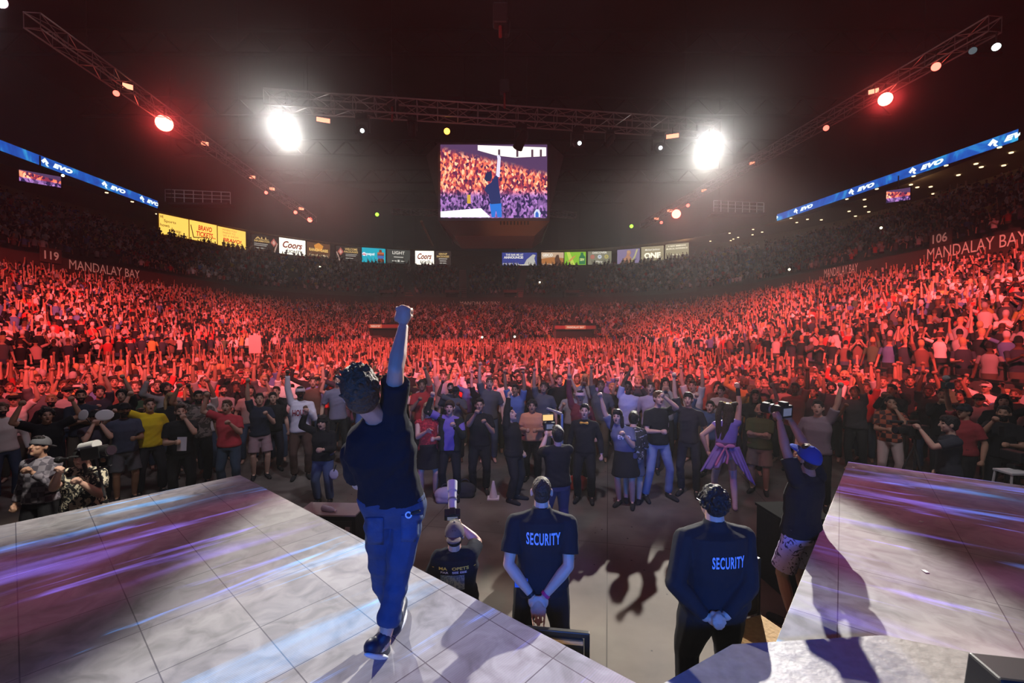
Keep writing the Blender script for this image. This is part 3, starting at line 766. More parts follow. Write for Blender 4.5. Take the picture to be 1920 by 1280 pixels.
bt.build('underside', mat('scoreboard_belly', (0.20, 0.10, 0.07), 0.35, 0.3), sb)
vent = MB()
for k in range(9): vent.box((0.6 + k * .3, .06 + .12, -hz - .18), (.1, .1, .3))
vent.build('vent_slats', M_black, sb)
scr = MB().box((0, 0, 0), (W, .2, H)).build('picture', screen_mat('scoreboard_picture', 1.9), sb)
def scr_poly(pts, col, s=1.0, off=0.12, nm='picture_detail'):
    mb = MB(); mb.add([V(((u - .5) * W, -off, (v - .5) * H)) for u, v in pts], [tuple(range(len(pts)))])
    mb.build(nm, glow('screen_ink', col, s), scr, fix=False)
scr_poly([(.35, .99), (.99, .96), (.99, .84), (.70, .82), (.52, .85), (.35, .92)], (1, .93, .85), 1.3)
for u in (.54, .71, .85, .93): scr_poly([(u, .93), (u + .02, .93), (u + .02, .83), (u, .83)], (.1, .05, .08), 1, .13)
scr_poly([(.0, .08), (.38, .125), (.47, .0), (.0, .0)], (1, .97, 1), 1.3, .13)
scr_poly([(.52, .56), (.535, .80), (.53, .84), (.55, .86), (.565, .82), (.555, .55)], (.75, .7, 1), 1.2, .14)
scr_poly([(.44, .62), (.42, .58), (.41, .53), (.43, .49), (.47, .50), (.485, .56), (.475, .61), (.46, .625)], (.015, .03, .10), 1, .15)
scr_poly([(.52, .58), (.47, .47), (.43, .44), (.41, .37), (.45, .31), (.47, .18), (.565, .19), (.56, .3), (.545, .45), (.54, .55)], (.02, .035, .14), 1, .145)
scr_poly([(.46, .19), (.57, .20), (.575, .0), (.535, .0), (.52, .10), (.51, .0), (.48, .0)], (.02, .20, .75), 1, .14)
scr_poly([(.25, .31), (.28, .31), (.285, .19), (.25, .19)], (.75, .45, .05), 1, .13)
scr_poly([(.88, .0), (.875, .06), (.895, .11), (.92, .11), (.94, .06), (.935, .0)], (.75, .8, 1), 1, .13)
scr_poly([(.89, .0), (.89, .055), (.905, .085), (.92, .05), (.92, .0)], (.03, .15, .6), 1, .135)
hg = MB()
for u in (-3, 3): hg.bar((u, 4, hz), (u, 4, 29.5 - sb_c.z), .05)
hg.build('hanging_cable', M_dark, sb)

# ------------------------------------------------------------------ rigging
def truss(P, Q, s, label, bay=1.0, r=0.03, m=None, group=None):
    P, Q = V(P), V(Q); d = (Q - P).normalized(); side = d.cross(Z1).normalized(); up = side.cross(d).normalized()
    ln = (Q - P).length; n = int(ln / bay)
    t = empty('lighting_truss', P); tag(t, label, 'truss', group)
    ch = MB(); C4 = [side * a * s / 2 + up * b * s / 2 for a, b in ((-1, -1), (1, -1), (1, 1), (-1, 1))]
    for c in C4: ch.bar(c, d * ln + c, r, 6)
    ch.build('chord', m or M_alu, t)
    lc = MB()
    for i in range(n + 1):
        o = d * ln * i / n
        for k in range(4): lc.bar(o + C4[k], o + C4[(k + 1) % 4], r * .6, 4)
        if i < n:
            o2 = d * ln * (i + 1) / n
            for k in range(4):
                if i % 2: lc.bar(o + C4[k], o2 + C4[(k + 1) % 4], r * .55, 4)
                else: lc.bar(o + C4[(k + 1) % 4], o2 + C4[k], r * .55, 4)
    lc.build('lacing', m or M_alu, t)
    hc_ = MB()
    for f_ in (.08, .5, .92):
        q_ = d * ln * f_; hc_.bar(q_ + up * s / 2, q_ + V((0, 0, 29.6 - P.z - q_.z)), .014, 5)
    hc_.build('suspension_cable', M_dark, t)
    return t
TZ = 15.0
TA, TB = PZ(500, 188, TZ), PZ(1345, 243, TZ)
truss(TA, TB, 0.8, 'long box truss across the hall between the two white lights', 1.1, 0.045)
LA, LB_ = PZ(60, 38, TZ), PZ(588, 412, TZ)
truss(LA, LB_, 0.6, 'box truss carrying red lights, left side of the hall', 1.2, 0.035)
RA, RB = PZ(1866, 45, TZ), PZ(1205, 422, TZ)
truss(RA, RB, 0.6, 'box truss carrying red lights, right side of the hall', 1.2, 0.035)
truss(PX(735, 397, 62), PX(822, 399, 62), 0.7, 'short distant truss left of the scoreboard', 1.2, .05)
truss(PX(1030, 400, 62), PX(1080, 404, 62), 0.7, 'short distant truss right of the scoreboard', 1.2, .05)

def moving_head(p, target, face, s=1.0, label='', es=0.0, fc=(0.85, 0.95, 1.0), group=None):
    """yoke light hanging from point p, lens towards target"""
    p = V(p); t = empty('moving_head_light', p); tag(t, label, 'stage light', group)
    MB().box((0, 0, -.10 * s), (.42 * s, .34 * s, .18 * s)).build('base', M_black, t, bevel=.02)
    cl = MB(); cl.bar((0, 0, -.02), (0, 0, .3), .03); cl.build('clamp', M_dark, t)
    y = MB(); y.box((-.24 * s, 0, -.42 * s), (.05 * s, .12 * s, .5 * s)); y.box((.24 * s, 0, -.42 * s), (.05 * s, .12 * s, .5 * s)); y.box((0, 0, -.2 * s), (.5 * s, .14 * s, .06 * s))
    y.build('yoke', M_dark, t)
    c = V((0, 0, -.55 * s)); d = (V(target) - (p + c)).normalized(); face = face * .62
    h = MB(); h.cone(c - d * .2 * s, .17 * s, c + d * .14 * s, .19 * s, 14); h.cyl(c + d * .1 * s, .18 * s, c + d * .36 * s, .2 * s, 16)
    hd = h.build('head', M_black, t, smooth=False)
    l = MB(); l.cyl(c + d * .355 * s, .165 * s * face, c + d * .375 * s, .165 * s * face, 16)
    l.build('lens', glow('lens', fc, es) if es else mat('lens_off', (.15, .16, .18), .1), hd)
    return t
def panel_light(p, target, w, h, label, col=(1.0, 0.28, 0.16), es=3.0, group=None):
    p = V(p); d = (V(target) - p).normalized(); x = d.cross(Z1).normalized(); z = x.cross(d)
    t = empty('panel_light', p); tag(t, label, 'stage light', group)
    MB().box(-d * .1, (w + .06, .16, h + .06), (x, d, z)).build('housing', M_black, t)
    MB().box(d * .0, (w, .04, h), (x, d, z)).build('lamp_face', glow('panel_face', col, es), t)
    MB().bar((0, 0, h / 2), (0, 0, h / 2 + .35), .025).build('bracket', M_dark, t)
    return t
def par_light(p, target, r, label, col, es, group=None):
    p = V(p); d = (V(target) - p).normalized(); t = empty('wash_light', p); tag(t, label, 'stage light', group)
    h = MB(); h.cyl(-d * .35, r * .7, -d * .01, r * 1.12, 16); h.build('housing', M_black, t)
    f = MB(); f.cyl(-d * .02, r, d * .02, r, 18); f.build('lamp_face', glow('wash_face', col, es), t)
    MB().bar((0, 0, r * .9), (0, 0, r + .45), .03).build('bracket', M_dark, t)
    return t
CAMP = (0, 0, CAMH)
for (px, py, z, lb) in ((531, 236, 13.85, 'blinding white light under the truss, left of the scoreboard'), (1330, 271, 13.6, 'blinding white light under the truss, right of the scoreboard')):
    par_light(PZ(px, py, z), CAMP, 0.42, lb, (1.0, 0.98, 0.92), 90)
par_light(PX(838, 246, 26), CAMP, 0.17, 'amber light under the truss above the scoreboard corner', (1.0, 0.42, 0.05), 5)
for px, py, lb, es in ((661, 228, 'moving head light with pale lens left under the centre truss', 5), (748, 218, 'unlit moving head light between the amber lamp and left moving head', 0),
                       (949, 232, 'unlit large moving head light above the scoreboard', 0), (1058, 245, 'moving head light with pale lens right of the scoreboard top', 5),
                       (1122, 240, 'unlit small moving head light right of the scoreboard', 0), (1220, 248, 'moving head light with pale lens beside the right white light', 5)):
    f = (px - 500) / 845.0; q = TA.lerp(TB, f)
    tgt = (px / 60 - 12 if es else 0, 0, 2) if es else (-8, 40, 0)
    moving_head((q.x, q.y, q.z - .45), tgt, 0.7, 1.5 if px in (661, 949, 1058, 1220) else 1.05, lb, es)
for px, py, Y, lb in ((606, 225, 25, 'flat red-orange panel light right of the left white light'), (1261, 255, 26.2, 'flat red-orange panel light left of the right white light')):
    panel_light(PX(px, py, Y), CAMP, .68, .22, lb)
# lights along the side trusses
def sidel(px, py, A, B):
    """depth at which this column crosses the truss"""
    d = ray(px, py); r = B - A
    s = (A.x * r.y - A.y * r.x) / (d.x * r.y - d.y * r.x)
    return V((0, 0, CAMH)) + d * s
for px, py, w_, lb in ((240, 162, .42, 'near left truss'), (384, 269, .4, 'middle of left truss'), (473, 332, .4, 'left truss, third red panel from near end'), (510, 354, .4, 'left truss, fourth red panel from near end'), (565, 391, .45, 'far end of left truss')):
    panel_light(sidel(px, py, LA, LB_), CAMP, w_, w_ * .55, 'red-orange panel light, ' + lb)
for px, py, w_, lb in ((1638, 171, .42, 'beside the big red glow on right truss'), (1410, 306, .36, 'middle of right truss'), (1320, 357, .4, 'right truss beyond the white light'), (1256, 395, .5, 'far part of right truss'), (1231, 410, .45, 'far end of right truss')):
    panel_light(sidel(px, py, RA, RB), CAMP, w_, w_ * .5, 'red-orange panel light, ' + lb)
REDG = (1.0, 0.10, 0.07)
for px, py, A, B, r, es, lb in ((308, 231, LA, LB_, .42, 22, 'strong red light on the left truss'), (218, 175, LA, LB_, .13, 5, 'small red light near the left truss start'),
        (499, 361, LA, LB_, .13, 6, 'small red light, left truss middle'), (554, 398, LA, LB_, .16, 6, 'small red light, left truss far part'), (581, 412, LA, LB_, .24, 8, 'red light at the very end of the left truss'),
        (1660, 186, RA, RB, .30, 22, 'strong red light on the right truss'), (1755, 125, RA, RB, .17, 6, 'round red light near the start of the right truss'),
        (1549, 240, RA, RB, .15, 5, 'round red light between strong red and white lights'), (1268, 401, RA, RB, .42, 14, 'strong far red light beside the right truss end'),
        (1290, 385, RA, RB, .15, 5, 'small red light just above the far red glow'), (1240, 417, RA, RB, .15, 4, 'small pink light just below the far red glow')):
    par_light(sidel(px, py, A, B), CAMP, r, lb, REDG, es)
par_light(PX(-1, 2, 17.5), CAMP, .22, 'pinkish white light in the top left corner', (1.0, 0.6, 0.75), 20)
par_light(sidel(1868, 88, RA, RB) , CAMP, .13, 'small white spotlight below the near end of the right truss', (0.75, 1.0, 0.95), 9)
par_light(sidel(1824, 95, RA, RB), (5, 5, 0), .13, 'unlit spotlight beside the small white one', (0.3, 0.4, 0.45), .3)
for px, py, lb in ((707, 402, 'tiny green light left of the scoreboard'), (1184, 424, 'tiny green light right of the scoreboard')):
    par_light(PX(px, py, 60), CAMP, .24, lb, (0.35, 0.9, 0.05), 2.5)
# hoists and cables over the centre truss
def hoist(px, Y, py, label):
    p = PX(px, py, Y); t = empty('chain_hoist', p); tag(t, label, 'hoist')
    MB().box((0, 0, 0), (.5, .4, .7)).build('motor', M_dark, t, bevel=.05)
    MB().cone((.2, 0, -.25), .16, (.2, 0, -.6), .13).build('chain_bag', M_black, t)
    MB().bar((0, 0, .3), (0, 0, 29.3 - p.z), .022).build('chain', M_dark, t)
    lo = PX(px, py + 40, Y); MB().bar((0, 0, -.3), (0, 0, lo.z - p.z), .06).build('hook_strap', mat('red_strap', (.3, .05, .05), .6), t)
hoist(946, 25.4, 163, 'chain hoist above the middle of the centre truss')
hoist(735, 25.0, 188, 'low chain hoist above the left half of the centre truss')
hoist(938, 16, 30, 'chain hoist high at the top of the picture')

def catwalk(px0, px1, py, Y, label, hpx=26):
    P, Q = PX(px0, py, Y), PX(px1, py + (4 if px0 < 900 else -1), Y + 1)
    P.z = Q.z = (P.z + Q.z) / 2
    t = empty('catwalk', P); tag(t, label, 'catwalk'); d = (Q - P); ln = d.length; d.normalize(); h = 1.25
    MB().box(d * ln / 2 + V((0, .6, -.1)), (ln, 1.4, .2)).build('deck', M_dark, t)
    rl = MB(); M_r = mat('rail_galvanised', (.55, .56, .58), .45, .4)
    for z in (.45, .85, h): rl.bar((0, 0, z), d * ln + V((0, 0, z)), .045)
    rl.build('railing', M_r, t)
    n_ = 7
    for i in range(n_ + 1):
        MB().bar(d * ln * i / n_, d * ln * i / n_ + V((0, 0, h)), .05).build('post', M_r, t)
    MB().bar(d * ln * .1, d * ln * .1 + V((0, 0, 29.4 - P.z)), .05).build('hanger', M_dark, t)
catwalk(310, 432, 378, 48, 'metal catwalk with railing beside the left ribbon end')
catwalk(1338, 1432, 399, 52, 'metal catwalk with railing beside the right ribbon end')
for x, y, z, tx, ty in ((-30, 34, 24, -31, 48), (27, 40, 24, 26, 52)):
    spot('catwalk_light', (x, y, z), (tx, ty, 17), (0.85, 0.95, 1.0), 1500, 40)

def beam_frame(pts, r, label):
    mb = MB()
    for a, b in pts: mb.bar(a, b, r)
    tag(mb.build('rigging_beam', mat('rigging_tan', (.42, .34, .2), .6)), label, 'beam')
beam_frame([(PX(1003, 438, 48), PX(968, 466, 58)), (PX(989, 438, 48), PX(960, 462, 58))] + [(PX(1003 - 7 * k, 438 + 6 * k, 48 + 2 * k), PX(989 - 6 * k, 438 + 6 * k, 48 + 2 * k)) for k in range(1, 5)], .07, 'tan ladder-like beam below the scoreboard, right')
beam_frame([(PX(790, 415, 50), PX(811, 460, 60))], .16, 'tan beam below the scoreboard, left')

# ================================================================== PEOPLE
SKIN = {'l': (0.56, 0.34, 0.25), 'm': (0.42, 0.24, 0.16), 't': (0.33, 0.18, 0.11), 'd': (0.11, 0.055, 0.035)}
HAIRC = {'k': (0.012, 0.010, 0.010), 'b': (0.045, 0.025, 0.015), 'br': (0.10, 0.055, 0.03), 'y': (0.42, 0.28, 0.13), 'g': (0.12, 0.12, 0.12)}
def M_skin(k): return mat('skin_' + k, SKIN[k], 0.5, spec=0.35, var=0.08, bscale=9)
def M_hair(k): return mat('hair_' + k, HAIRC[k], 0.55, bump=0.9, bscale=60, var=0.5)
def M_cloth(c, n='cloth'): return mat(n, c, 0.9, bump=0.5, bscale=7, spec=0.15, var=0.12)
M_feat = mat('facial_dark', (0.02, 0.012, 0.010), 0.6)
M_lip = mat('lips', (0.28, 0.10, 0.08), 0.5)

def ik(a, t, l1, l2, pole):
    d = t - a; L_ = min(d.length, .995 * (l1 + l2)); L_ = max(L_, abs(l1 - l2) + .02); dn = d.normalized()
    x = (l1 * l1 - l2 * l2 + L_ * L_) / (2 * L_); h = math.sqrt(max(0, l1 * l1 - x * x))
    p = V(pole); p = p - dn * p.dot(dn)
    p = p.normalized() if p.length > 1e-5 else V((0, 0, -1))
    return a + dn * x + p * h, a + dn * L_

ARM = {  # wrist target (x mirrored), pole, hand kind
    'up': ((.22, .08, 2.05), (1, .1, -.2), 'fist'), 'upin': ((.06, .16, 2.02), (1, .2, 0), 'fist'), 'bent': ((.31, .10, 1.82), (.9, 0, -.8), 'fist'),
    'down': ((.30, .02, .88), (.4, -1, 0), 'fist'), 'mouth': ((.06, .17, 1.50), (.6, 0, -1), 'fist'), 'fore': ((.12, .30, 1.16), (.45, -.6, -.7), 'fist'),
    'cross': ((-.07, .22, 1.20), (.7, .0, -1), 'fist'), 'phone': ((.07, .36, 1.52), (.5, 0, -1), 'fist'), 'hip': ((.20, -.02, 1.02), (1, -.4, 0), 'fist'),
    'back': ((.05, -.17, .90), (1, -.3, 0), 'open'), 'phoneup': ((.09, .30, 1.88), (.8, .3, -.6), 'fist'), 'clap': ((.03, .34, 1.30), (.55, -.1, -1), 'open'),
    'wave': ((.30, .14, 1.88), (1, 0, -.6), 'open'), 'chest': ((.12, .25, 1.34), (.5, -.2, -1), 'fist')}

def joints(L='down', R='down', crouch=0.0, lean=(0, 0), hyaw=0, hpitch=0, stance=.12, fat=1.0):
    """figure frame: +y forward, +x its right, metres for a 1.75 m person"""
    J = {}; dz = -crouch
    def ln(p): p = V(p); k = max(0, p.z - .95); return V((p.x + lean[0] * k, p.y + lean[1] * k, p.z + dz - .25 * k * (lean[0] ** 2 + lean[1] ** 2)))
    J['pelvis'] = ln((0, 0, .93)); J['waist'] = ln((0, .01, 1.08)); J['chest'] = ln((0, .01, 1.28)); J['upch'] = ln((0, -.005, 1.41)); J['neck'] = ln((0, -.015, 1.485))
    J['head'] = ln((0, .015, 1.632)); J['lat'] = X1.copy(); J['fw'] = Y1.copy()
    hy, hp = rad(-hyaw), rad(hpitch)
    J['hf'] = V((math.sin(-hy), math.cos(hy) * math.cos(hp), math.sin(hp))).normalized()
    for s, nm, pose in ((-1, 'L', L), (1, 'R', R)):
        if isinstance(pose, str): tgt, pole, kind = ARM[pose]
        else: tgt, pole, kind = pose
        rise = .055 if tgt[2] > 1.8 else (.02 if tgt[2] > 1.5 else 0)
        S = ln((s * (.178 - .02 * (rise > .03)), -.01, 1.388 + rise))
        T = V((s * tgt[0], tgt[1], tgt[2])); T = ln(T) if tgt[2] > .95 else V((T.x + lean[0] * .2, T.y, T.z + dz))
        E, W_ = ik(S, T, .285, .26, (s * pole[0], pole[1], pole[2]))
        J['sh' + nm], J['el' + nm], J['wr' + nm] = S, E, W_; J['hk' + nm] = kind
        J['hd' + nm] = (W_ - E).normalized()
        H = V((s * .09, 0, .90 + dz)); A = V((s * stance, -.02 - crouch * .25 * (s > 0), .085))
        K, A2 = ik(H, A, .42, .425, (s * .25, 1, 0))
        J['hip' + nm], J['kn' + nm], J['an' + nm], J['to' + nm] = H, K, A2, V((A2.x + s * .03, A2.y + .17, .03))
    J['fat'] = fat
    return J

def hand(mb, w_, d, nrm, xs, kind, k=1.0):
    d = d.normalized(); nrm = (nrm - d * nrm.dot(d)).normalized(); x = d.cross(nrm) * xs   # x points to the thumb side
    if kind == 'fist':
        mb.ell(w_ + d * .05 * k, (.040 * k, .026 * k, .05 * k), (x, nrm, d), 12, 7)
        for i, o in enumerate((.030, .010, -.010, -.029)):
            r = (.0115, .012, .0115, .010)[i] * k; L_ = (.95, 1.03, .98, .88)[i]
            a = w_ + d * .085 * k * L_ + x * o * k - nrm * .004 * k; b = a + nrm * .036 * k + d * .006 * k; c = b - d * .034 * k; e = c - nrm * .018 * k
            mb.chain([a, b, c, e], [r * 1.1, r, r, r * .9], 8)
        t0 = w_ + d * .03 * k + x * .032 * k; t1 = t0 + d * .032 * k + nrm * .028 * k + x * .008 * k; t2 = t1 + nrm * .016 * k - x * .034 * k + d * .008 * k
        mb.chain([t0, t1, t2], [.015 * k, .0125 * k, .0105 * k], 8)
    else:
        mb.ell(w_ + d * .045 * k, (.040 * k, .017 * k, .052 * k), (x, nrm, d), 12, 7)
        for i, o in enumerate((.031, .0105, -.0105, -.031)):
            ln_ = (.068, .077, .071, .056)[i] * k; r = (.0088, .009, .0088, .0078)[i] * k
            sp = x * (o * .35 * k); a = w_ + d * .083 * k + x * o * k; cu = nrm * (.006 + .005 * i) * k
            b = a + d * ln_ * .45 + sp * .4 + cu; c = b + d * ln_ * .3 + sp * .2 + cu * 1.6; e = c + d * ln_ * .22 + cu * 2.2
            mb.chain([a, b, c, e], [r * 1.1, r, r * .95, r * .85], 8)
        t0 = w_ + d * .022 * k + x * .030 * k; t1 = t0 + d * .032 * k + x * .026 * k + nrm * .012 * k; t2 = t1 + d * .028 * k + x * .010 * k + nrm * .012 * k
        mb.chain([t0, t1, t2], [.014 * k, .0115 * k, .0095 * k], 8)

def headaxes(J):
    f = J['hf']; upv = J.get('hup', Z1); r = f.cross(upv).normalized(); u = r.cross(f).normalized(); return r, f, u

def torso_secs(J, g=0.0, top='neck', low=None):
    f = J['fat']; lat, fw = J['lat'], J['fw']; hl = J.get('hlat', lat); hf_ = J.get('hfw', fw)
    ml = (lat + hl).normalized(); mf = (fw + hf_).normalized()
    P, W_, C, U, N = J['pelvis'], J['waist'], J['chest'], J['upch'], J['neck']
    s = [(P + (P - W_).normalized() * .04, .160 * f + g, .110 * f + g, hl, hf_), (P, .165 * f + g, .115 * f + g, hl, hf_),
         (W_, .145 * f + g, .105 * f + g + .02 * (f - 1), ml, mf), (W_.lerp(C, .5), .155 * f + g, .112 * f + g, ml, mf),
         (C, .172 * f + g, .118 * f + g, lat, fw), (U, .150 * f + g, .094 * f + g, lat, fw), (U.lerp(N, .55), .088 * f + g * .8, .068 + g, lat, fw), (N, .062 + g * .8, .060 + g * .8, lat, fw)]
    return s

def body_mb(J, k=1.0, ears=True):
    mb = MB(); f = J['fat']; fl_ = 0.5 + 0.5 * f
    mb.loft(torso_secs(J, -.012))
    H = J['head']; r, hf_, u = headaxes(J)
    mb.cone(J['neck'], .056 * fl_, H - u * .05 - hf_ * .02, .052 * fl_)
    ax = (r, hf_, u)
    mb.ell(H + u * .022 - hf_ * .008, (.075, .094, .098), ax, 18, 12)
    mb.ell(H - u * .045 + hf_ * .022, (.058 * fl_, .066, .072), ax, 16, 10)
    mb.cone(H - u * .098 + hf_ * .062, .018, H - u * .098 + hf_ * .064, .018)
    mb.cone(H + hf_ * .088 + u * .012, .010, H + hf_ * .106 - u * .028, .015, 8)
    mb.cone(H + hf_ * .080 - r * .034 + u * .028, .012, H + hf_ * .080 + r * .034 + u * .028, .012, 8)
    for s in (-1, 1):
        mb.ell(H + r * s * .040 + hf_ * .064 - u * .026, (.020, .018, .018), ax, 8, 5)
        if ears: mb.ell(H + r * s * .080 - u * .008 - hf_ * .006, (.012, .020, .032), ax, 10, 6)
    for nm in 'LR':
        S, E, W_ = J['sh' + nm], J['el' + nm], J['wr' + nm]
        mb.cone(J['upch'], .07 * fl_, S, .056 * fl_); mb.cone(J['neck'] - (J['neck'] - J['upch']) * .25, .040 * fl_, S, .046 * fl_)
        mb.cone(S, .056 * fl_, S.lerp(E, .5), .047 * fl_); mb.cone(S.lerp(E, .5), .047 * fl_, E, .039 * fl_)
        mb.cone(E, .040 * fl_, E.lerp(W_, .3), .043 * fl_); mb.cone(E.lerp(W_, .3), .043 * fl_, W_, .027 * fl_)
        nv = J.get('hn' + nm)
        if nv is None:
            nv = J['fw'] if J['hd' + nm].z > .3 else (J['lat'] * (1 if nm == 'L' else -1))
        # thumb towards the body midline on a raised palm-forward hand
        x = J['hd' + nm].cross(nv); want = J['lat'] * (1 if nm == 'L' else -1) if J['hd' + nm].z > .3 else J['fw']
        want = J.get('ht' + nm, want)
        hand(mb, W_ + J['hd' + nm] * .012, J['hd' + nm], nv, 1 if x.dot(want) > 0 else -1, J['hk' + nm], k)
        Hh, K, A, T = J['hip' + nm], J['kn' + nm], J['an' + nm], J['to' + nm]
        mb.cone(Hh, .085 * f, Hh.lerp(K, .55), .070 * f); mb.cone(Hh.lerp(K, .55), .070 * f, K, .054 * fl_)
        mb.cone(K, .052 * fl_, K.lerp(A, .35), .055 * fl_); mb.cone(K.lerp(A, .35), .055 * fl_, A, .036 * fl_)
        mb.cone(A - V((0, 0, .03)), .034, T, .028)
    for c in J.get('extra', ()): mb.cone(c[0], c[1] - .016, c[2], c[3] - .016)
    return mb

def paint_head(me, J, beard=None, openm=True):
    """material slots on the body mesh: 0 skin, 1 dark features, 2 lips, 3 beard"""
    n = len(me.polygons); c = np.empty(n * 3); me.polygons.foreach_get('center', c); c = c.reshape(-1, 3)
    r, f, u = headaxes(J); q = c - np.array(J['head']); x = q @ np.array(r); y = q @ np.array(f); z = q @ np.array(u)
    ax_ = np.abs(x); idx = np.zeros(n, dtype=np.int32)
    near = (np.sqrt((q ** 2).sum(1)) < .15)
    if beard:
        bd = near & (z < -.035) & (z > -.13) & (y > -.01) & ~((ax_ < .022) & (np.abs(z + .060) < .010)) & ((z < -.045) | (ax_ > .03) | (np.abs(z + .043) < .008))
        idx[bd] = 3
    idx[near & (y > .04) & (np.abs(ax_ - .032) < .018) & (np.abs(z - .036) < .0055)] = 1
    idx[near & (y > .04) & (np.abs(ax_ - .031) < .012) & (np.abs(z - .008) < .0060)] = 1
    idx[near & (y > .05) & (ax_ < .021) & (np.abs(z + .064) < (.011 if openm else .006))] = 2
    if openm: idx[near & (y > .05) & (ax_ < .013) & (np.abs(z + .064) < .006)] = 1
    me.polygons.foreach_set('material_index', idx)

def hair_mb(J, kind):
    mb = MB(); H = J['head']; r, f, u = headaxes(J); ax = (r, f, u)
    if kind in ('short', 'buzz', 'curly', 'fringe', 'long', 'tails', 'messy'):
        g = {'buzz': -.004, 'short': .004, 'messy': .014}.get(kind, .006)
        mb.ell(H + u * .034 - f * .020, (.080 + g, .097 + g, .094 + g), ax, 20, 12)
        mb.ell(H - u * .02 - f * .050, (.070 + g, .055 + g, .062 + g), ax, 14, 8)
    rr = random.Random(int(abs(H.x * 1000)) + 3)
    if kind in ('short', 'fringe', 'long', 'messy'):
        mb.ell(H + u * .095 + f * .035, (.066, .058, .036), ax, 12, 6)
    if kind in ('fringe', 'long', 'tails'):
        mb.ell(H + u * .070 + f * .062, (.068, .040, .034), ax, 12, 6)
    if kind == 'messy':
        for i in range(70):
            a, b = rr.uniform(0, 6.28), rr.uniform(-.15, 1.45)
            dr = r * math.cos(a) * math.cos(b) + f * math.sin(a) * math.cos(b) + u * math.sin(b)
            p = H + u * .03 - f * .02 + r * dr.dot(r) * .088 + f * dr.dot(f) * .104 + u * dr.dot(u) * .102
            if dr.dot(f) > .55 and dr.dot(u) < .55: continue
            mb.cone(p, .014, p + dr * .012 + r * rr.uniform(-.02, .02) + u * rr.uniform(-.01, .018), .006, 6)
    if kind == 'curly':
        for i in range(170):
            a, b = rr.uniform(0, 6.28), rr.uniform(-.75, 1.5)
            dr = r * math.cos(a) * math.cos(b) + f * math.sin(a) * math.cos(b) + u * math.sin(b)
            if dr.dot(f) > .5 and dr.dot(u) < .6: continue
            p = H + u * .022 - f * .020 + r * dr.dot(r) * .094 + f * dr.dot(f) * .108 + u * dr.dot(u) * .104
            mb.ell(p, [rr.uniform(.011, .019)] * 3, None, 6, 4)
    if kind == 'long':
        for s in (-1, 1): mb.chain([H + r * s * .075 - u * .0 - f * .01, H + r * s * .085 - u * .12, H + r * s * .085 - u * .24 - f * .0], [.030, .034, .022], 10)
        mb.ell(H - f * .075 - u * .11, (.085, .042, .15), ax, 14, 9)
    if kind == 'tails':
        for s in (-1, 1):
            mb.cone(H + r * s * .07 + u * .11 - f * .03, .035, H + r * s * .11 + u * .13 - f * .05, .035)
            if s > 0: continue
            mb.chain([H + r * s * .11 + u * .13 - f * .05, H + r * s * .16 - u * .05 - f * .10, H + r * s * .15 - u * .30 - f * .13, H + r * s * .13 - u * .52 - f * .12], [.04, .045, .04, .015], 10)
            mb.chain([H - u * .05 - f * .10 + r * .0, H - r * .05 - u * .25 - f * .13, H - r * .09 - u * .42 - f * .14, H - r * .12 - u * .58 - f * .13], [.06, .06, .045, .015], 10)
        mb.ell(H - f * .08 - u * .15, (.09, .05, .20), ax, 14, 9)
    return mb

def cap_mb(J, kind):
    mb = MB(); H = J['head']; r, f, u = headaxes(J)
    b = -1 if kind == 'backcap' else 1
    R = []
    for i in range(7):
        t = math.pi / 2 * i / 6.3; R.append([H + u * (.030 + .105 * math.sin(t)) - f * .012 + r * .092 * math.cos(t) * math.cos(a) + f * .111 * math.cos(t) * math.sin(a) for a in np.linspace(0, 2 * math.pi, 21)[:-1]])
    R.insert(0, [H + u * .012 - f * .012 + r * .091 * math.cos(a) + f * .110 * math.sin(a) for a in np.linspace(0, 2 * math.pi, 21)[:-1]])
    mb.rings(R)
    if kind in ('cap', 'backcap'):
        mb.ell(H + u * .030 + f * b * .125 - f * .012, (.070, .078, .010), (r, f * b, u - f * b * .12), 16, 6)
        mb.ell(H + u * .136 - f * .012, (.010, .010, .006), None, 8, 4)
    return mb

def top_mb(J, kind, g=.016):
    """kind: tee, long, tank"""
    mb = MB(); f = J['fat']; fl_ = 0.5 + 0.5 * f
    secs = torso_secs(J, g * .8)
    secs = [(c, a + .010, b + .012, l_, f_) if i < 2 else (c, a + .003, b + .004, l_, f_) if i == 2 else (c, a, b, l_, f_) for i, (c, a, b, l_, f_) in enumerate(secs)]
    if J.get('short'): secs = [(secs[1][0].lerp(secs[2][0], .22), secs[1][1] - .006, secs[1][2] - .004, secs[1][3], secs[1][4])] + secs[2:]
    mb.loft(secs[:-1] + [(J['neck'] - (J['neck'] - J['upch']) * .12, .070 + g * .5, .066 + g * .5, J['lat'], J['fw'])])
    for nm in 'LR':
        S, E, W_ = J['sh' + nm], J['el' + nm], J['wr' + nm]
        mb.cone(J['upch'], .074 * fl_ + g * .4, S, .058 * fl_ + g * .5)
        if kind != 'tank': mb.cone(J['neck'] - (J['neck'] - J['upch']) * .32, .040 * fl_ + g * .5, S, .046 * fl_ + g * .6)
        if kind == 'tank': continue
        end = S.lerp(E, .72)
        if kind == 'tee': mb.cone(S, .060 * fl_ + g * .5, S.lerp(end, .4), .056 * fl_ + g * .6); mb.cyl(S, .060 * fl_ + g * .5, end, .054 * fl_ + g * 1.05, 16)
        else:
            mb.cone(S, .060 * fl_ + g * .5, E, .045 * fl_ + g * .7); mb.cone(E, .046 * fl_ + g * .7, E.lerp(W_, .4), .046 * fl_ + g * .5); mb.cyl(E, .046 * fl_ + g * .6, E.lerp(W_, .97), .034 + g * .6, 14)
    for c in J.get('extra', ()): mb.cone(*c)
    return mb

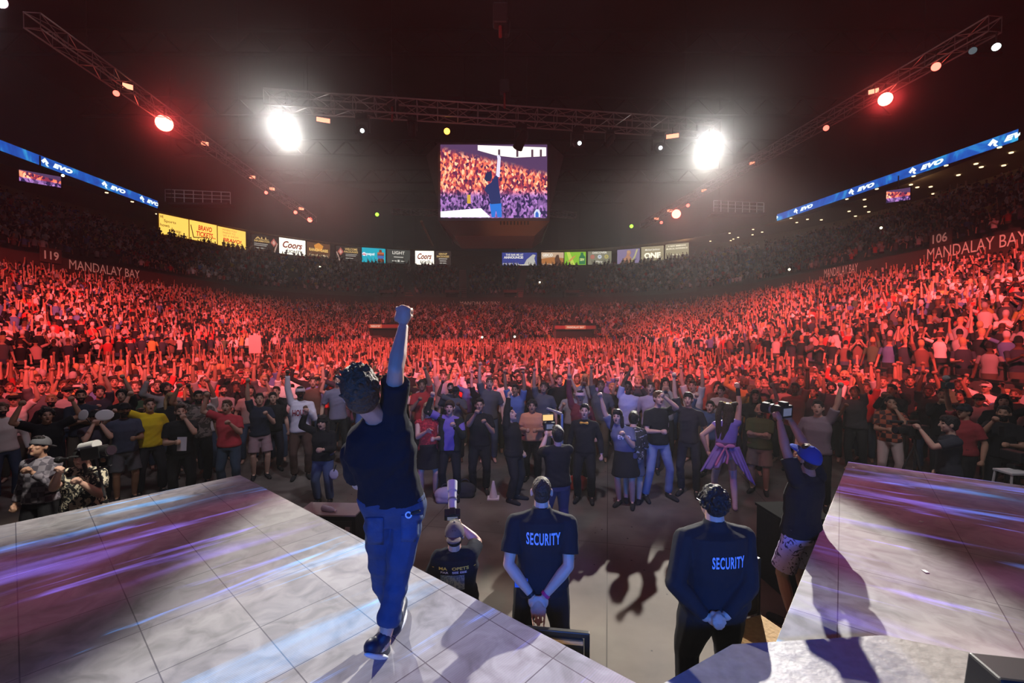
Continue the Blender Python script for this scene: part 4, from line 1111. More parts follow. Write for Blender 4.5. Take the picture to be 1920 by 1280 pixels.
def legs_mb(J, kind, g=.014):
    """kind: pants, shorts, skirt"""
    mb = MB(); f = J['fat']; fl_ = 0.5 + 0.5 * f
    s = torso_secs(J, g)
    P = s[1][0]; up = (J['waist'] - J['pelvis']).normalized()
    top = P + up * .085
    hl, hf_ = s[1][3], s[1][4]
    mb.loft([(P - up * .10, .140 * f + g, .105 * f + g, hl, hf_), s[1], (top, s[1][1] - .006, s[1][2] - .004, hl, hf_)])
    f = f * J.get('legr', 1); fl_ = fl_ * J.get('legr', 1)
    for nm in 'LR':
        H, K, A = J['hip' + nm], J['kn' + nm], J['an' + nm]
        if kind == 'skirt': continue
        mb.cone(H, .088 * f + g, H.lerp(K, .5), .076 * f + g)
        if kind == 'shorts': mb.cyl(H.lerp(K, .3), .082 * f + g, H.lerp(K, .86), .080 * f + g * 1.6, 16)
        else:
            mb.cone(H.lerp(K, .5), .076 * f + g, K, .056 * fl_ + g * 1.1); mb.cone(K, .056 * fl_ + g * 1.1, K.lerp(A, .4), .055 * fl_ + g * 1.1)
            mb.cyl(K.lerp(A, .35), .055 * fl_ + g * 1.1, K.lerp(A, J.get('hem', .97)), .046 * fl_ + g * 1.3, 16)
    if kind == 'skirt':
        mb.cyl(top, .15 * f + g, P - Z1 * .32, .22 * f + g, 24)
    return mb

def shoe_mb(J, nm, g=.008):
    mb = MB(); A, T = J['an' + nm], J['to' + nm]
    d = (T - A); fw = V((d.x, d.y, 0)).normalized()
    heel = J.get('he' + nm, A - V((0, 0, .045)) - fw * .035)
    mb.cone(heel, .034 + g, T, .032 + g); mb.cone(A - (A - heel) * .1, .036 + g * .6, heel.lerp(T, .25), .036 + g)
    mb.cone(T, .032 + g, T + (T - heel).normalized() * .05, .026 + g)
    return mb

def scaleJ(J, k, M):
    """scale about the base and move into the world"""
    out = {}
    for n_, v in J.items():
        if isinstance(v, Vector):
            if n_ in ('lat', 'fw', 'hlat', 'hfw', 'hf', 'hup') or n_[:2] in ('hd', 'hn', 'ht'): out[n_] = (M.to_3x3() @ v).normalized()
            else: out[n_] = M @ (v * k)
        else: out[n_] = v
    return out

def dress(J, base, style, label, vox=.010, cvox=.013, fold=True, name='person'):
    """J in figure coordinates (base at origin, unscaled). Returns the body mesh object (top level)."""
    skin, beard = style.get('skin', 'l'), style.get('beard')
    me = voxel(body_mb(J), vox, 2)
    paint_head(me, J, beard, style.get('openm', True))
    hc = style.get('hairc', 'b')
    b = mkobj(name, me, [M_skin(skin), M_feat, M_lip, M_hair(hc)], smooth=True)
    ph = random.random() * 6
    fo = (.0035, 38, (.45, .1, .89), (.89, .2, -.3), ph) if fold else None
    tp = style.get('top')
    if tp:
        col, kind = tp
        m = col if isinstance(col, bpy.types.Material) else M_cloth(col)
        mkobj({'tee': 't_shirt', 'long': 'long_sleeved_top', 'tank': 'sleeveless_top'}[kind], voxel(top_mb(J, kind, style.get('tg', .016)), cvox, 2, fo), m, b, smooth=True)
    bt = style.get('bot')
    if bt:
        col, kind = bt
        m = col if isinstance(col, bpy.types.Material) else M_cloth(col)
        mkobj({'pants': 'trousers', 'shorts': 'shorts', 'skirt': 'skirt'}[kind], voxel(legs_mb(J, kind), cvox, 2, fo and (.003, 34, (.3, .1, .95), (.9, .2, 0), ph + 1)), m, b, smooth=True)
    if style.get('hair', 'short') != 'bald':
        mkobj('hair', voxel(hair_mb(J, style.get('hair', 'short')), min(cvox, .009), 1), M_hair(hc), b, smooth=True)
    hat = style.get('hat')
    if hat:
        mkobj('cap' if hat[0] != 'beanie' else 'beanie', cap_mb(J, hat[0]).mesh('cap'), M_cloth(hat[1]), b, smooth=True)
    sh = style.get('shoes', (.02, .02, .022))
    if sh:
        for nm in 'LR': mkobj('shoe', voxel(shoe_mb(J, nm), .014, 1), M_cloth(sh, 'shoe_leather'), b, smooth=True)
    tag(b, label, 'person')
    return b

def project(o_tri, src_me, co3, direction, target, off=.003):
    """lay a flat mesh onto a surface"""
    pass

def decal_text(s, J, cen, right, up, dirv, width, height, target_me, m, parent, bold=.03, off=.004, space=1.0, name='lettering'):
    me = textmesh(s, 1.0, bold, 0, 0, space)
    bm = bmesh.new(); bm.from_mesh(me); bmesh.ops.triangulate(bm, faces=bm.faces)
    xs = [v.co.x for v in bm.verts]; ys = [v.co.y for v in bm.verts]
    cx_, cy_ = (min(xs) + max(xs)) / 2, (min(ys) + max(ys)) / 2; sx, sy = width / (max(xs) - min(xs)), height / (max(ys) - min(ys))
    for v in bm.verts: v.co = V(cen) + V(right) * (v.co.x - cx_) * sx + V(up) * (v.co.y - cy_) * sy
    for _ in range(4):
        ed = [e for e in bm.edges if e.calc_length() > .014]
        if not ed: break
        bmesh.ops.subdivide_edges(bm, edges=ed, cuts=1)
        bmesh.ops.triangulate(bm, faces=bm.faces)
    tb_ = BVHTree.FromPolygons([v.co.copy() for v in target_me.vertices], [tuple(p.vertices) for p in target_me.polygons])
    d = V(dirv).normalized()
    for v in bm.verts:
        hit = tb_.ray_cast(v.co - d * .5, d)
        if hit[0] is not None: v.co = hit[0] - d * off
    bm.to_mesh(me); bm.free()
    return mkobj(name, me, m, parent)

# ------------------------------------------------------------------ the person on the stage (raised fist)
M_denim = mat('blue_denim', (0.035, 0.06, 0.13), 0.85, bump=0.5, bscale=14, var=0.35)
M_navy = mat('navy_cotton', (0.010, 0.012, 0.019), 0.9, bump=0.4, bscale=9, spec=0.15, var=0.2)
def hero():
    J = {}
    J['head'] = PX(676, 733, 2.26); J['neck'] = PX(706, 781, 2.40)
    J['upch'] = PX(712, 806, 2.44); J['chest'] = PX(714, 846, 2.50); J['waist'] = PX(728, 900, 2.58); J['pelvis'] = PX(738, 948, 2.64)
    J['lat'] = V((.80, -.08, .42)).normalized(); up = (J['upch'] - J['waist']).normalized()
    J['lat'] = (J['lat'] - up * J['lat'].dot(up)).normalized(); J['fw'] = up.cross(J['lat']).normalized()
    J['hlat'] = V((1, .05, .02)).normalized(); J['hfw'] = V((-.05, 1, 0)).normalized()
    J['hf'] = V((-.42, .85, .28)).normalized(); J['hup'] = V((-.16, -.2, 1)).normalized()
    J['shR'] = PX(738, 768, 2.42); J['elR'] = PX(742, 692, 2.26); J['wrR'] = PX(756, 614, 2.40); J['hkR'] = 'fist'
    J['hdR'] = V((.02, .05, 1)).normalized(); J['hnR'] = V((.1, 1, 0)); J['htR'] = V((-1, 0, 0))
    J['shL'] = PX(662, 848, 2.50); J['elL'] = PX(672, 905, 2.72); J['wrL'] = PX(700, 860, 2.86); J['hkL'] = 'fist'; J['hdL'] = V((.5, .3, .7)).normalized()
    J['hipL'] = PX(713, 985, 2.64); J['hipR'] = PX(762, 985, 2.64)
    J['knL'] = PX(716, 1085, 2.82); J['anL'] = PX(744, 1172, 2.84); J['toL'] = PX(752, 1165, 3.02); J['toL'].z = STZ + .045
    J['anL'].z = STZ + .10; J['heL'] = J['anL'] - V((0, .05, .05))
    J['knR'] = PX(744, 1090, 2.60); J['anR'] = PX(722, 1192, 2.52); J['toR'] = PX(716, 1254, 2.60); J['toR'].z = STZ + .045
    J['heR'] = PX(697, 1212, 2.46)
    J['hem'] = .80; J['fat'] = 1.06; J['legr'] = .80; J['short'] = True
    J['extra'] = [(PX(744, 868, 2.50), .095, PX(737, 760, 2.41), .072), (PX(716, 800, 2.44), .075, PX(736, 752, 2.40), .066)]
    me = voxel(body_mb(J, 1.08), .0055, 2)
    paint_head(me, J)
    base = V((J['anL'].x, J['anL'].y, 0)); base = V(((J['toL'].x + J['toR'].x) / 2, (J['toL'].y + J['toR'].y) / 2, STZ))
    b = mkobj('person', me, [M_skin('l'), M_feat, M_lip, M_hair('b')], smooth=True)
    tag(b, 'person in navy T-shirt and blue jeans punching one fist up on the stage', 'person')
    mt = top_mb(J, 'tee', .018)
    tee = mkobj('t_shirt', voxel(mt, .0075, 3, (.0045, 42, (-.55, .1, .83), (.83, .2, .5), 1.3)), M_navy, b, smooth=True)
    jn = legs_mb(J, 'pants', .020)
    mkobj('jeans', voxel(jn, .008, 3, (.0045, 40, (.35, .1, .93), (.93, .2, -.3), .4)), M_denim, b, smooth=True)
    mkobj('hair', voxel(hair_mb(J, 'messy'), .005, 1), M_hair('br'), b, smooth=True)
    for nm in 'LR':
        s = mkobj('shoe', voxel(shoe_mb(J, nm, .012), .007, 2), mat('black_trainer', (.012, .02, .05), .45), b, smooth=True)
        h, t = J['he' + nm], J['to' + nm]; d = (t - h).normalized(); lt = d.cross(Z1).normalized(); dn = -lt.cross(d).normalized()
        if dn.z > 0: dn = -dn
        so = MB(); so.ell(h.lerp(t, .62) + dn * .036, (.052, .165, .017), (lt, d, dn), 20, 6)
        mkobj('sole', so.mesh('sole'), mat('pale_sole', (.55, .6, .68), .5), s, smooth=True)
        if nm == 'R':
            q = MB(); c0 = h.lerp(t, .35)
            sw = [(-.04, .015), (.0, -.004), (.05, .008), (.11, .04), (.05, -.008), (.0, -.022), (-.03, -.010)]
            tb_ = BVHTree.FromPolygons([v.co.copy() for v in s.data.vertices], [tuple(p.vertices) for p in s.data.polygons])
            side = lt if lt.x > 0 else -lt; up_ = side.cross(d); up_ = up_ if up_.z > 0 else -up_
            pts = []
            for a_, b_2 in sw:
                p = c0 + d * a_ + up_ * b_2 + side * .2
                hit = tb_.ray_cast(p, -side); pts.append((hit[0] if hit[0] is not None else p - side * .15) + side * .003)
            q.add(pts, [tuple(range(len(pts)))]); q.build('side_mark', mat('pale_mark', (.7, .75, .8), .5), s, fix=False)
    # back pockets and the ring clipped to one of them
    tgt = b.children[1].data
    tb_ = BVHTree.FromPolygons([v.co.copy() for v in tgt.vertices], [tuple(p.vertices) for p in tgt.polygons])
    for cx_, cy_ in ((699, 995), (772, 990)):
        pk = MB(); g = []
        N_ = 7
        for i in range(N_):
            for j in range(N_):
                px_ = cx_ - 20 + 40 * i / (N_ - 1); py_ = cy_ - 25 + 50 * j / (N_ - 1)
                d = ray(px_, py_); o_ = V((0, 0, CAMH)); hit = tb_.ray_cast(o_, d.normalized())
                g.append(hit[0] - d.normalized() * .004 if hit[0] is not None else None)
        fs_ = [(i * N_ + j, (i + 1) * N_ + j, (i + 1) * N_ + j + 1, i * N_ + j + 1) for i in range(N_ - 1) for j in range(N_ - 1) if all(g[q] is not None and abs(g[q].y - g[i * N_ + j].y if g[i * N_ + j] else 9) < .08 for q in (i * N_ + j, (i + 1) * N_ + j, (i + 1) * N_ + j + 1, i * N_ + j + 1))]
        pk.add([p if p is not None else V((0, 0, 0)) for p in g], fs_)
        me_ = pk.mesh('pocket'); bm = bmesh.new(); bm.from_mesh(me_); bmesh.ops.delete(bm, geom=[v for v in bm.verts if not v.link_faces], context='VERTS'); bm.to_mesh(me_); bm.free()
        o_ = mkobj('back_pocket', me_, mat('pocket_denim', (.045, .075, .16), .85, bump=.5, bscale=20, var=.3), b.children[1], smooth=True)
        sd = o_.modifiers.new('th', 'SOLIDIFY'); sd.thickness = .004
    rg = MB(); c = PX(766, 965, 2.42); d = ray(766, 965).normalized()
    hit = tb_.ray_cast(V((0, 0, CAMH)), d); c = (hit[0] if hit[0] is not None else c) - d * .012
    for i in range(14):
        a0, a1 = 2 * math.pi * i / 14, 2 * math.pi * (i + 1) / 14
        rg.cone(c + X1 * .016 * math.cos(a0) + Z1 * .016 * math.sin(a0), .0045, c + X1 * .016 * math.cos(a1) + Z1 * .016 * math.sin(a1), .0045, 6, 1)
    tag(rg.build('key_ring', mat('white_ring', (.8, .85, .9), .3)), 'small white ring hanging at the back pocket of the blue jeans', 'key ring')
    kb = MB(); kb.cone(c + X1 * .018 + Z1 * .008, .008, c + X1 * .06 + Z1 * .02, .008); kb.build('clip', M_black, None)
    k = bpy.data.objects['clip']; k.parent = bpy.data.objects['key_ring']
    return b
hero()

# ------------------------------------------------------------------ the two guards by the stage
M_polo = mat('black_polo', (0.013, 0.014, 0.018), 0.85, bump=0.35, bscale=8, spec=0.2, var=0.15)
M_bpant = mat('black_trousers', (0.010, 0.010, 0.012), 0.9, bump=0.4, bscale=6)
M_sec = mat('pale_blue_print', (0.38, 0.52, 0.78), 0.7)
def guard(px, ptop, d, kind):
    X = (px - 960) / FPX * d; h = CAMH - (ptop - HORIZ) / FPX * d; k = h / 1.765
    big = kind == 'long'
    J = joints(stance=.17, fat=1.42 if big else 1.20)
    J['chest'].y += .0
    # hands clasped behind the back
    for s, nm in ((-1, 'L'), (1, 'R')):
        J['sh' + nm] = V((s * (.222 if big else .212), -.01, 1.368))
        tg_ = V((s * (.055 if not big else .075) - (.03 if not big else .09), -.19 * (1.08 if big else 1), .90 if not big else .93))
        E, W_ = ik(J['sh' + nm], tg_, .30, .27, (s * 1.0, -.15, -.1)); J['el' + nm], J['wr' + nm] = E, W_
        J['hk' + nm] = 'open' if not big else 'fist'
        J['hd' + nm] = (V((-s * .35, -.03, -1)) if not big else V((-s * .9, -.1, -.25))).normalized(); J['hn' + nm] = V((0, -1, .1)); J['ht' + nm] = V((-s * 1.0, 0, .4)) if not big else Z1
    J['head'].z -= .012
    J = scaleJ(J, k, Matrix.Identity(4))
    me = voxel(body_mb(J, 1.12), .0062, 2); paint_head(me, J, None, False)
    b = mkobj('person', me, [M_skin('l'), M_feat, M_lip, M_hair('k')], smooth=True)
    tm = top_mb(J, 'tee' if not big else 'long', .02)
    # turned-down collar
    N_ = J['neck']
    tm.loft([(N_ - Z1 * .03, .085, .082, X1, Y1), (N_ + Z1 * .03, .070, .070, X1, Y1)], 20)
    shirt = mkobj('polo_shirt' if not big else 'long_sleeved_polo', voxel(tm, .009, 2, (.003, 30, (.15, .1, .98), (.98, .2, -.1), 2.2 if big else .7)), M_polo, b, smooth=True)
    mkobj('trousers', voxel(legs_mb(J, 'pants', .02), .011, 2, (.003, 26, (.2, .1, .97), (.97, .1, 0), 1)), M_bpant, b, smooth=True)
    hm = hair_mb(J, 'buzz' if not big else 'curly')
    mkobj('hair', voxel(hm, .006, 1), M_hair('k' if big else 'b'), b, smooth=True)
    for nm in 'LR': mkobj('shoe', voxel(shoe_mb(J, nm), .012, 1), M_cloth((.015, .015, .015), 'shoe_leather'), b, smooth=True)
    wpx = 66; c = V((.0, -.6, 1.30 * k + (.02 if not big else .015)))
    decal_text('SECURITY', J, V((.01 if not big else .022, -.4, (1.305 if not big else 1.27) * k)), X1, Z1, Y1, wpx / FPX * (d - .2), 23 / FPX * (d - .2), shirt.data, M_sec, shirt, .022, .005, 1.12, 'back_print')
    if not big:
        for nm, col, nme in (('L', (.01, .01, .01), 'watch'), ('R', (.55, .02, .12), 'wristband')):
            W_, dd = J['wr' + nm], (J['wr' + nm] - J['el' + nm]).normalized()
            mb = MB(); mb.cyl(W_ - dd * .012, .036 * 1.02, W_ + dd * .012, .034 * 1.02, 18)
            mkobj(nme, mb.mesh(nme), mat(nme, col, .5), b, smooth=False)
        cl = MB(); cl.box((-.16 * k, -.145 * k, .965 * k), (.10, .03, .06)); mkobj('cloth_tuck', cl.mesh('cloth_tuck'), mat('blue_cloth', (.12, .22, .5), .8), b)
    else:
        gl = MB(); r_, f_, u_ = headaxes(J)
        for s in (-1, 1): gl.bar(J['head'] + r_ * s * .082 + f_ * .08 + u_ * .005, J['head'] + r_ * s * .088 - f_ * .02 + u_ * .012, .003)
        mkobj('glasses', gl.mesh('glasses'), mat('clear_frame', (.5, .5, .55), .3), b)
    b.location = (X, d, 0); b.rotation_euler = (0, 0, rad(-2 if not big else 4))
    tag(b, 'person in black polo shirt reading SECURITY, bare forearms, hands held behind' if not big else 'curly-haired person in long-sleeved black shirt reading SECURITY, hands behind back', 'person')
guard(1016, 890, 3.55, 'tee')
guard(1342, 908, 3.25, 'long')

# ------------------------------------------------------------------ people one can single out around the stage
BK = (.014, .014, .016); 
def face_rz(x, y, yaw=0, tx=-.3, ty=1.6):
    return math.atan2(-(tx - x), (ty - y)) + rad(yaw)
FRONT = []
def person(px, ptop, d, L, R, top, bot, label, short=None, yaw=0, hy=0, hp=8, lean=(0, 0), crouch=0, fat=1.0, stance=.12, away=False, ty=1.6, vox=.0125, cvox=.015, z0=0.0, **st):
    X = (px - 960) / FPX * d; h = CAMH - (ptop - HORIZ) / FPX * d - z0
    full = 1.765 - crouch - .12 * (lean[0] ** 2 + lean[1] ** 2) + (.01 if st.get('hat') else 0)
    k = h / full
    J = joints(L, R, crouch, lean, hy, hp, stance, fat)
    J = scaleJ(J, k, Matrix.Identity(4))
    st.update(top=top, bot=bot)
    b = dress(J, None, st, label, vox * k, cvox)
    rz = rad(yaw) if away else face_rz(X, d, yaw, ty=ty)
    lx = (lean[0] * math.cos(rz) - lean[1] * math.sin(rz)) * .65 * k
    b.location = (X - lx, d, z0); b.rotation_euler = (0, 0, rz)
    b['_k'] = k
    FRONT.append((px, short or label, b, J, k))
    return b, J, k

def hand_world(b, J, nm, ext=.07):
    bpy.context.view_layer.update() if False else None
    M = Matrix.Translation(b.location) @ b.rotation_euler.to_matrix().to_4x4()
    return M @ (J['wr' + nm] + J['hd' + nm] * ext), M
def child_text(b, J, s, z, width, height, m, side=1, name='print'):
    """lettering on the chest (side=1) or back (-1) of the first garment"""
    g = next(c for c in b.children if c.name.split('.')[0] in ('t_shirt', 'long_sleeved_top'))
    k = b['_k']
    decal_text(s, J, (0, side * .6, z * k), X1 * (-side), Z1, Y1 * (-side), width, height, g.data, m, g, .03, .006, 1.0, name)

# A: the corner beyond the left deck
M_plaid = None
def plaid_mat(name, c1, c2, s=14):
    m = bpy.data.materials.new(name); m.use_nodes = True; nt = m.node_tree; b = nt.nodes['Principled BSDF']; L = nt.links.new
    tc = nt.nodes.new('ShaderNodeTexCoord'); ck = nt.nodes.new('ShaderNodeTexChecker'); ck.inputs['Scale'].default_value = s
    ck.inputs[1].default_value = (*c1, 1); ck.inputs[2].default_value = (*c2, 1)
    L(tc.outputs['Object'], ck.inputs['Vector']); L(ck.outputs[0], b.inputs['Base Color']); b.inputs['Roughness'].default_value = .9
    return m
def print_mat(name, c1, c2, s=16, thr=.5, kind='noise'):
    m = bpy.data.materials.new(name); m.use_nodes = True; nt = m.node_tree; b = nt.nodes['Principled BSDF']; L = nt.links.new
    tc = nt.nodes.new('ShaderNodeTexCoord'); n = nt.nodes.new('ShaderNodeTexNoise'); n.inputs['Scale'].default_value = s; n.inputs['Detail'].default_value = 3; n.inputs['Distortion'].default_value = 1.5
    cr = nt.nodes.new('ShaderNodeValToRGB'); cr.color_ramp.interpolation = 'CONSTANT'
    cr.color_ramp.elements[0].color = (*c1, 1); cr.color_ramp.elements[1].position = thr; cr.color_ramp.elements[1].color = (*c2, 1)
    L(tc.outputs['Object'], n.inputs['Vector']); L(n.outputs['Fac'], cr.inputs[0]); L(cr.outputs[0], b.inputs['Base Color']); b.inputs['Roughness'].default_value = .9
    return m
mp_flan = plaid_mat('grey_flannel', (.09, .08, .10), (.22, .20, .23), 16)
mp_flor = print_mat('floral_print', (.02, .02, .02), (.62, .56, .40), 17, .53)
mp_camo = print_mat('camo_print', (.07, .06, .05), (.24, .20, .18), 11, .5)
mp_palm = print_mat('palm_print', (.55, .50, .78), (.05, .04, .12), 17, .60)
mp_roses = print_mat('rose_print', (.02, .02, .02), (.35, .33, .36), 13, .58)
mp_red = print_mat('sequin_red', (.25, .01, .02), (.55, .03, .04), 22, .55)
mp_plaid = plaid_mat('red_plaid', (.05, .02, .02), (.42, .10, .05), 12)

person(70, 818, 5.5, 'chest', 'down', (mp_flan, 'long'), (BK, 'pants'), 'person in grey flannel shirt and backward grey cap looking up, left edge', 'flannel', yaw=-48, hp=22, hat=('backcap', (.11, .11, .12)), hairc='k', skin='m', vox=.009, cvox=.011)
b_cam1, J_cam1, k_ = person(152, 838, 5.25, 'chest', 'phone', (mp_flor, 'tee'), (BK, 'pants'), 'person in black and cream floral shirt steadying a camera rig', 'floral', yaw=-38, hp=6, hat=('cap', (.02, .02, .02)), hairc='k', skin='l', fat=1.22, openm=False, vox=.009, cvox=.011)
person(84, 764, 7.1, 'bent', 'bent', (BK, 'tee'), (BK, 'pants'), 'shouting person in black shirt with curly dark hair, one fist by the shoulder, left edge', 'black curly', hairc='k', hair='curly', skin='m')
b_hat, J_hat, k_hat = person(176, 768, 7.4, 'mouth', 'mouth', ((.06, .05, .07), 'tee'), (BK, 'pants'), 'person holding two white paper fans up to the face', 'white fans', hairc='k', hat=('cap', (.02, .02, .02)))
person(230, 754, 7.6, 'fore', 'down', ((.06, .07, .11), 'tee'), ((.10, .10, .11), 'shorts'), 'person in dark cap, dark printed shirt and grey shorts', 'dark cap', hat=('cap', (.015, .015, .02)), hairc='k', skin='t', beard='k')
person(278, 746, 7.9, 'down', 'bent', ((.80, .62, .02), 'tee'), ((.03, .03, .035), 'pants'), 'shouting person in bright yellow T-shirt, one fist raised', 'yellow shirt', hairc='b', yaw=5, fat=1.08, stance=.17)
person(336, 758, 7.5, 'mouth', 'fore', (BK, 'tee'), (BK, 'pants'), 'person in black T-shirt with white cable and paper, hand at the mouth', 'white paper', hairc='b', beard='k', fat=1.12)
person(370, 731, 8.4, 'down', 'bent', (mp_camo, 'tee'), (BK, 'pants'), 'bearded person in grey camouflage T-shirt, one arm bent overhead', 'camouflage shirt', hairc='k', beard='k', skin='t', fat=1.15)
person(418, 751, 8.0, 'chest', 'bent', ((.52, .05, .07), 'tee'), ((.055, .085, .13), 'pants'), 'person with glasses in red T-shirt and jeans, fist raised, leaning back', 'red shirt', hairc='br', lean=(.10, -.18), yaw=-22, fat=1.05)
person(485, 737, 8.8, 'chest', 'up', ((.02, .025, .045), 'tee'), ((.30, .20, .22), 'shorts'), 'person in dark T-shirt and pinkish-grey shorts, right fist straight up', 'pinkish shorts', hairc='k', hp=20, skin='l')
person(510, 735, 9.3, 'down', 'down', (BK, 'tee'), ((.04, .04, .06), 'pants'), 'person in black T-shirt standing still behind the pinkish-grey shorts', 'still black', hairc='k', skin='l')
b_, J_, k_ = person(562, 722, 8.8, 'chest', 'up', ((.62, .58, .66), 'long'), ((.08, .045, .035), 'pants'), 'bearded person in white hooded sweatshirt and pale cap, right arm straight up', 'white hoodie', hat=('cap', (.55, .42, .45)), skin='d', beard='k', hairc='k', fat=1.1, yaw=-4)
child_text(b_, J_, 'HOUSE', 1.27, .28, .12, mat('maroon_print', (.25, .01, .03), .8))
person(604, 779, 7.5, 'fore', 'bent', (BK, 'long'), ((.07, .10, .19), 'pants'), 'smiling person in black top and blue jeans, one hand raised, left of the stage person', 'black top', hairc='k', hair='long', yaw=-25, hat=('backcap', (.02, .02, .02)))
person(632, 700, 9.6, 'wave', 'down', ((.20, .18, .25), 'tee'), (BK, 'pants'), 'person waving an open hand just left of the stage person', 'waving', hairc='k', skin='l')

# C: between the stage person and the left guard
person(802, 754, 7.7, 'fore', 'clap', (mp_red, 'tank'), (BK, 'skirt'), 'smiling person with long fair hair, shiny red top and black skirt', 'shiny red top', hair='long', hairc='y', hp=4, fat=.92)
b_, J_, k_ = person(843, 750, 7.7, 'chest', 'bent', ((.17, .12, .36), 'tee'), (BK, 'pants'), 'person in purple T-shirt under open black jacket, dark fringe, fist raised', 'purple T-shirt', hair='fringe', hairc='b', fat=.95, yaw=-6)
jk = MB()
for nm in 'LR':
    s = -1 if nm == 'L' else 1
    jk.cone(J_['sh' + nm], .075 * k_, J_['el' + nm], .062 * k_); jk.cone(J_['el' + nm], .062 * k_, J_['el' + nm].lerp(J_['wr' + nm], .9), .048 * k_)
    jk.loft([(V((s * .125 * k_, -.01, .88 * k_)), .075 * k_, .145 * k_, X1, Y1), (V((s * .12 * k_, -.01, 1.25 * k_)), .085 * k_, .14 * k_, X1, Y1), (V((s * .12 * k_, -.01, 1.44 * k_)), .075 * k_, .10 * k_, X1, Y1)])
mkobj('open_jacket', voxel(jk, .015, 2, (.003, 36, (.4, .1, .9), (.9, .1, -.3), 1)), M_cloth((.02, .025, .02)), b_, smooth=True)
person(899, 746, 8.0, 'chest', 'phone', (BK, 'tee'), (BK, 'pants'), 'person in black clothes holding a small device at the chest, centre left', 'small device', hairc='k', skin='m', fat=1.08, openm=False)
person(956, 766, 7.6, 'down', (( -.02, .02, 2.02), (1, .2, 0), 'fist'), (BK, 'long'), ((.02, .02, .02), 'pants'), 'person in black jacket seen from the side, fist straight up', 'black jacket', yaw=62, hp=28, lean=(-.05, -.16), hairc='k', skin='l', fat=1.05)
person(998, 750, 8.7, 'fore', 'fore', ((.60, .28, .16), 'tee'), (BK, 'pants'), 'broad person in peach T-shirt and dark curly hair', 'peach shirt', hairc='k', hair='curly', skin='m', fat=1.22)
b_op, J_op, k_op = person(1046, 800, 6.1, 'phone', 'phone', (BK, 'tee'), ((.05, .06, .12), 'pants'), 'camera operator in black T-shirt seen from behind, filming the crowd', 'camera operator', away=True, yaw=14, hairc='k', skin='l', fat=1.02, vox=.010, cvox=.012)
# D: right of centre
person(1088, 730, 8.6, 'down', 'up', ((.16, .03, .05), 'long'), (BK, 'pants'), 'person in pale peaked cap and dark red shirt, fist up beside the black post', 'pale cap', hat=('cap', (.55, .38, .40)), skin='m', hairc='k', yaw=8)
person(1097, 757, 7.6, 'down', 'down', (BK, 'long'), (BK, 'pants'), 'person in black suit with small yellow bow tie', 'yellow bow tie', hairc='k', skin='l')
bw = FRONT[-1]
tie = MB(); kk = bw[4]; q = V((0, .135 * kk, 1.44 * kk)); tie.cone(q, .012, q + X1 * .05, .024, 8); tie.cone(q, .012, q - X1 * .05, .024, 8)
mkobj('bow_tie', tie.mesh('bow_tie'), mat('bow_yellow', (.75, .38, .05), .7), bw[2], smooth=True)
b_, J_, k_ = person(1160, 768, 7.4, 'chest', 'up', ((.12, .13, .20), 'tee'), (BK, 'skirt'), 'leaning person in grey-blue T-shirt and black skirt, left fist up', 'grey-blue T-shirt', hairc='k', skin='l', lean=(.22, .05), yaw=-6, hair='long')
child_text(b_, J_, 'EVO', 1.28, .20, .07, mat('pale_print', (.6, .6, .7), .8))
person(1192, 775, 7.5, 'fore', 'fore', (mp_roses, 'long'), ((.12, .12, .14), 'shorts'), 'bent-over person in dark hooded top with pale flowers, grey bag below', 'flowered hood', away=True, yaw=-20, lean=(0, .2), hairc='k')
person(1178, 713, 9.4, 'down', (( -.10, .05, 2.12), (1, 0, 0), 'fist'), ((.42, .42, .62), 'tee'), (BK, 'pants'), 'tall person in light blue shirt, arm straight up, in front of the red crowd', 'light blue shirt', skin='d', hairc='k', fat=1.1)
person(1221, 714, 9.2, 'down', 'down', ((.40, .34, .48), 'long'), ((.05, .05, .08), 'pants'), 'person in lavender button shirt with arms down', 'lavender shirt', skin='l', hairc='br')
person(1235, 731, 7.7, ((-.02, .26, 1.68), (.9, .3, -.6), 'fist'), 'fore', (BK, 'tee'), ((.17, .21, .32), 'pants'), 'person in black T-shirt and light blue jeans, fist before the face', 'light jeans', hairc='br', skin='l', yaw=34, fat=.98, stance=.2)
person(1292, 734, 7.9, 'down', 'up', ((.022, .02, .03), 'tee'), ((.02, .022, .035), 'pants'), 'tall slim person in black T-shirt with dark fringe, bare arm straight up', 'tall slim', hair='fringe', hairc='k', skin='l', fat=.92, lean=(.03, 0))
person(1333, 752, 8.9, 'down', 'bent', ((.05, .08, .16), 'long'), (BK, 'pants'), 'person in denim sleeve with bent raised fist, behind the purple dress', 'denim sleeve', hairc='k', skin='l')
person(1427, 757, 8.0, 'cross', 'cross', ((.085, .10, .035), 'tee'), ((.20, .13, .10), 'shorts'), 'bald bearded person in olive T-shirt with crossed arms', 'olive T-shirt', hair='bald', hairc='k', beard='k', skin='m', fat=1.12, openm=False)
person(1536, 749, 7.3, (( .30, .05, 1.98), (1, 0, -.4), 'fist'), 'down', ((.20, .16, .19), 'tee'), (BK, 'pants'), 'person in grey shirt with lanyard, fist raised to the right', 'grey shirt lanyard', hairc='k', skin='l', fat=1.1)
person(1492, 716, 9.3, 'up', 'down', ((.35, .10, .09), 'tee'), (BK, 'pants'), 'dark-skinned person in reddish tank top behind the raised camera', 'reddish top', skin='d', hairc='k', fat=1.05)
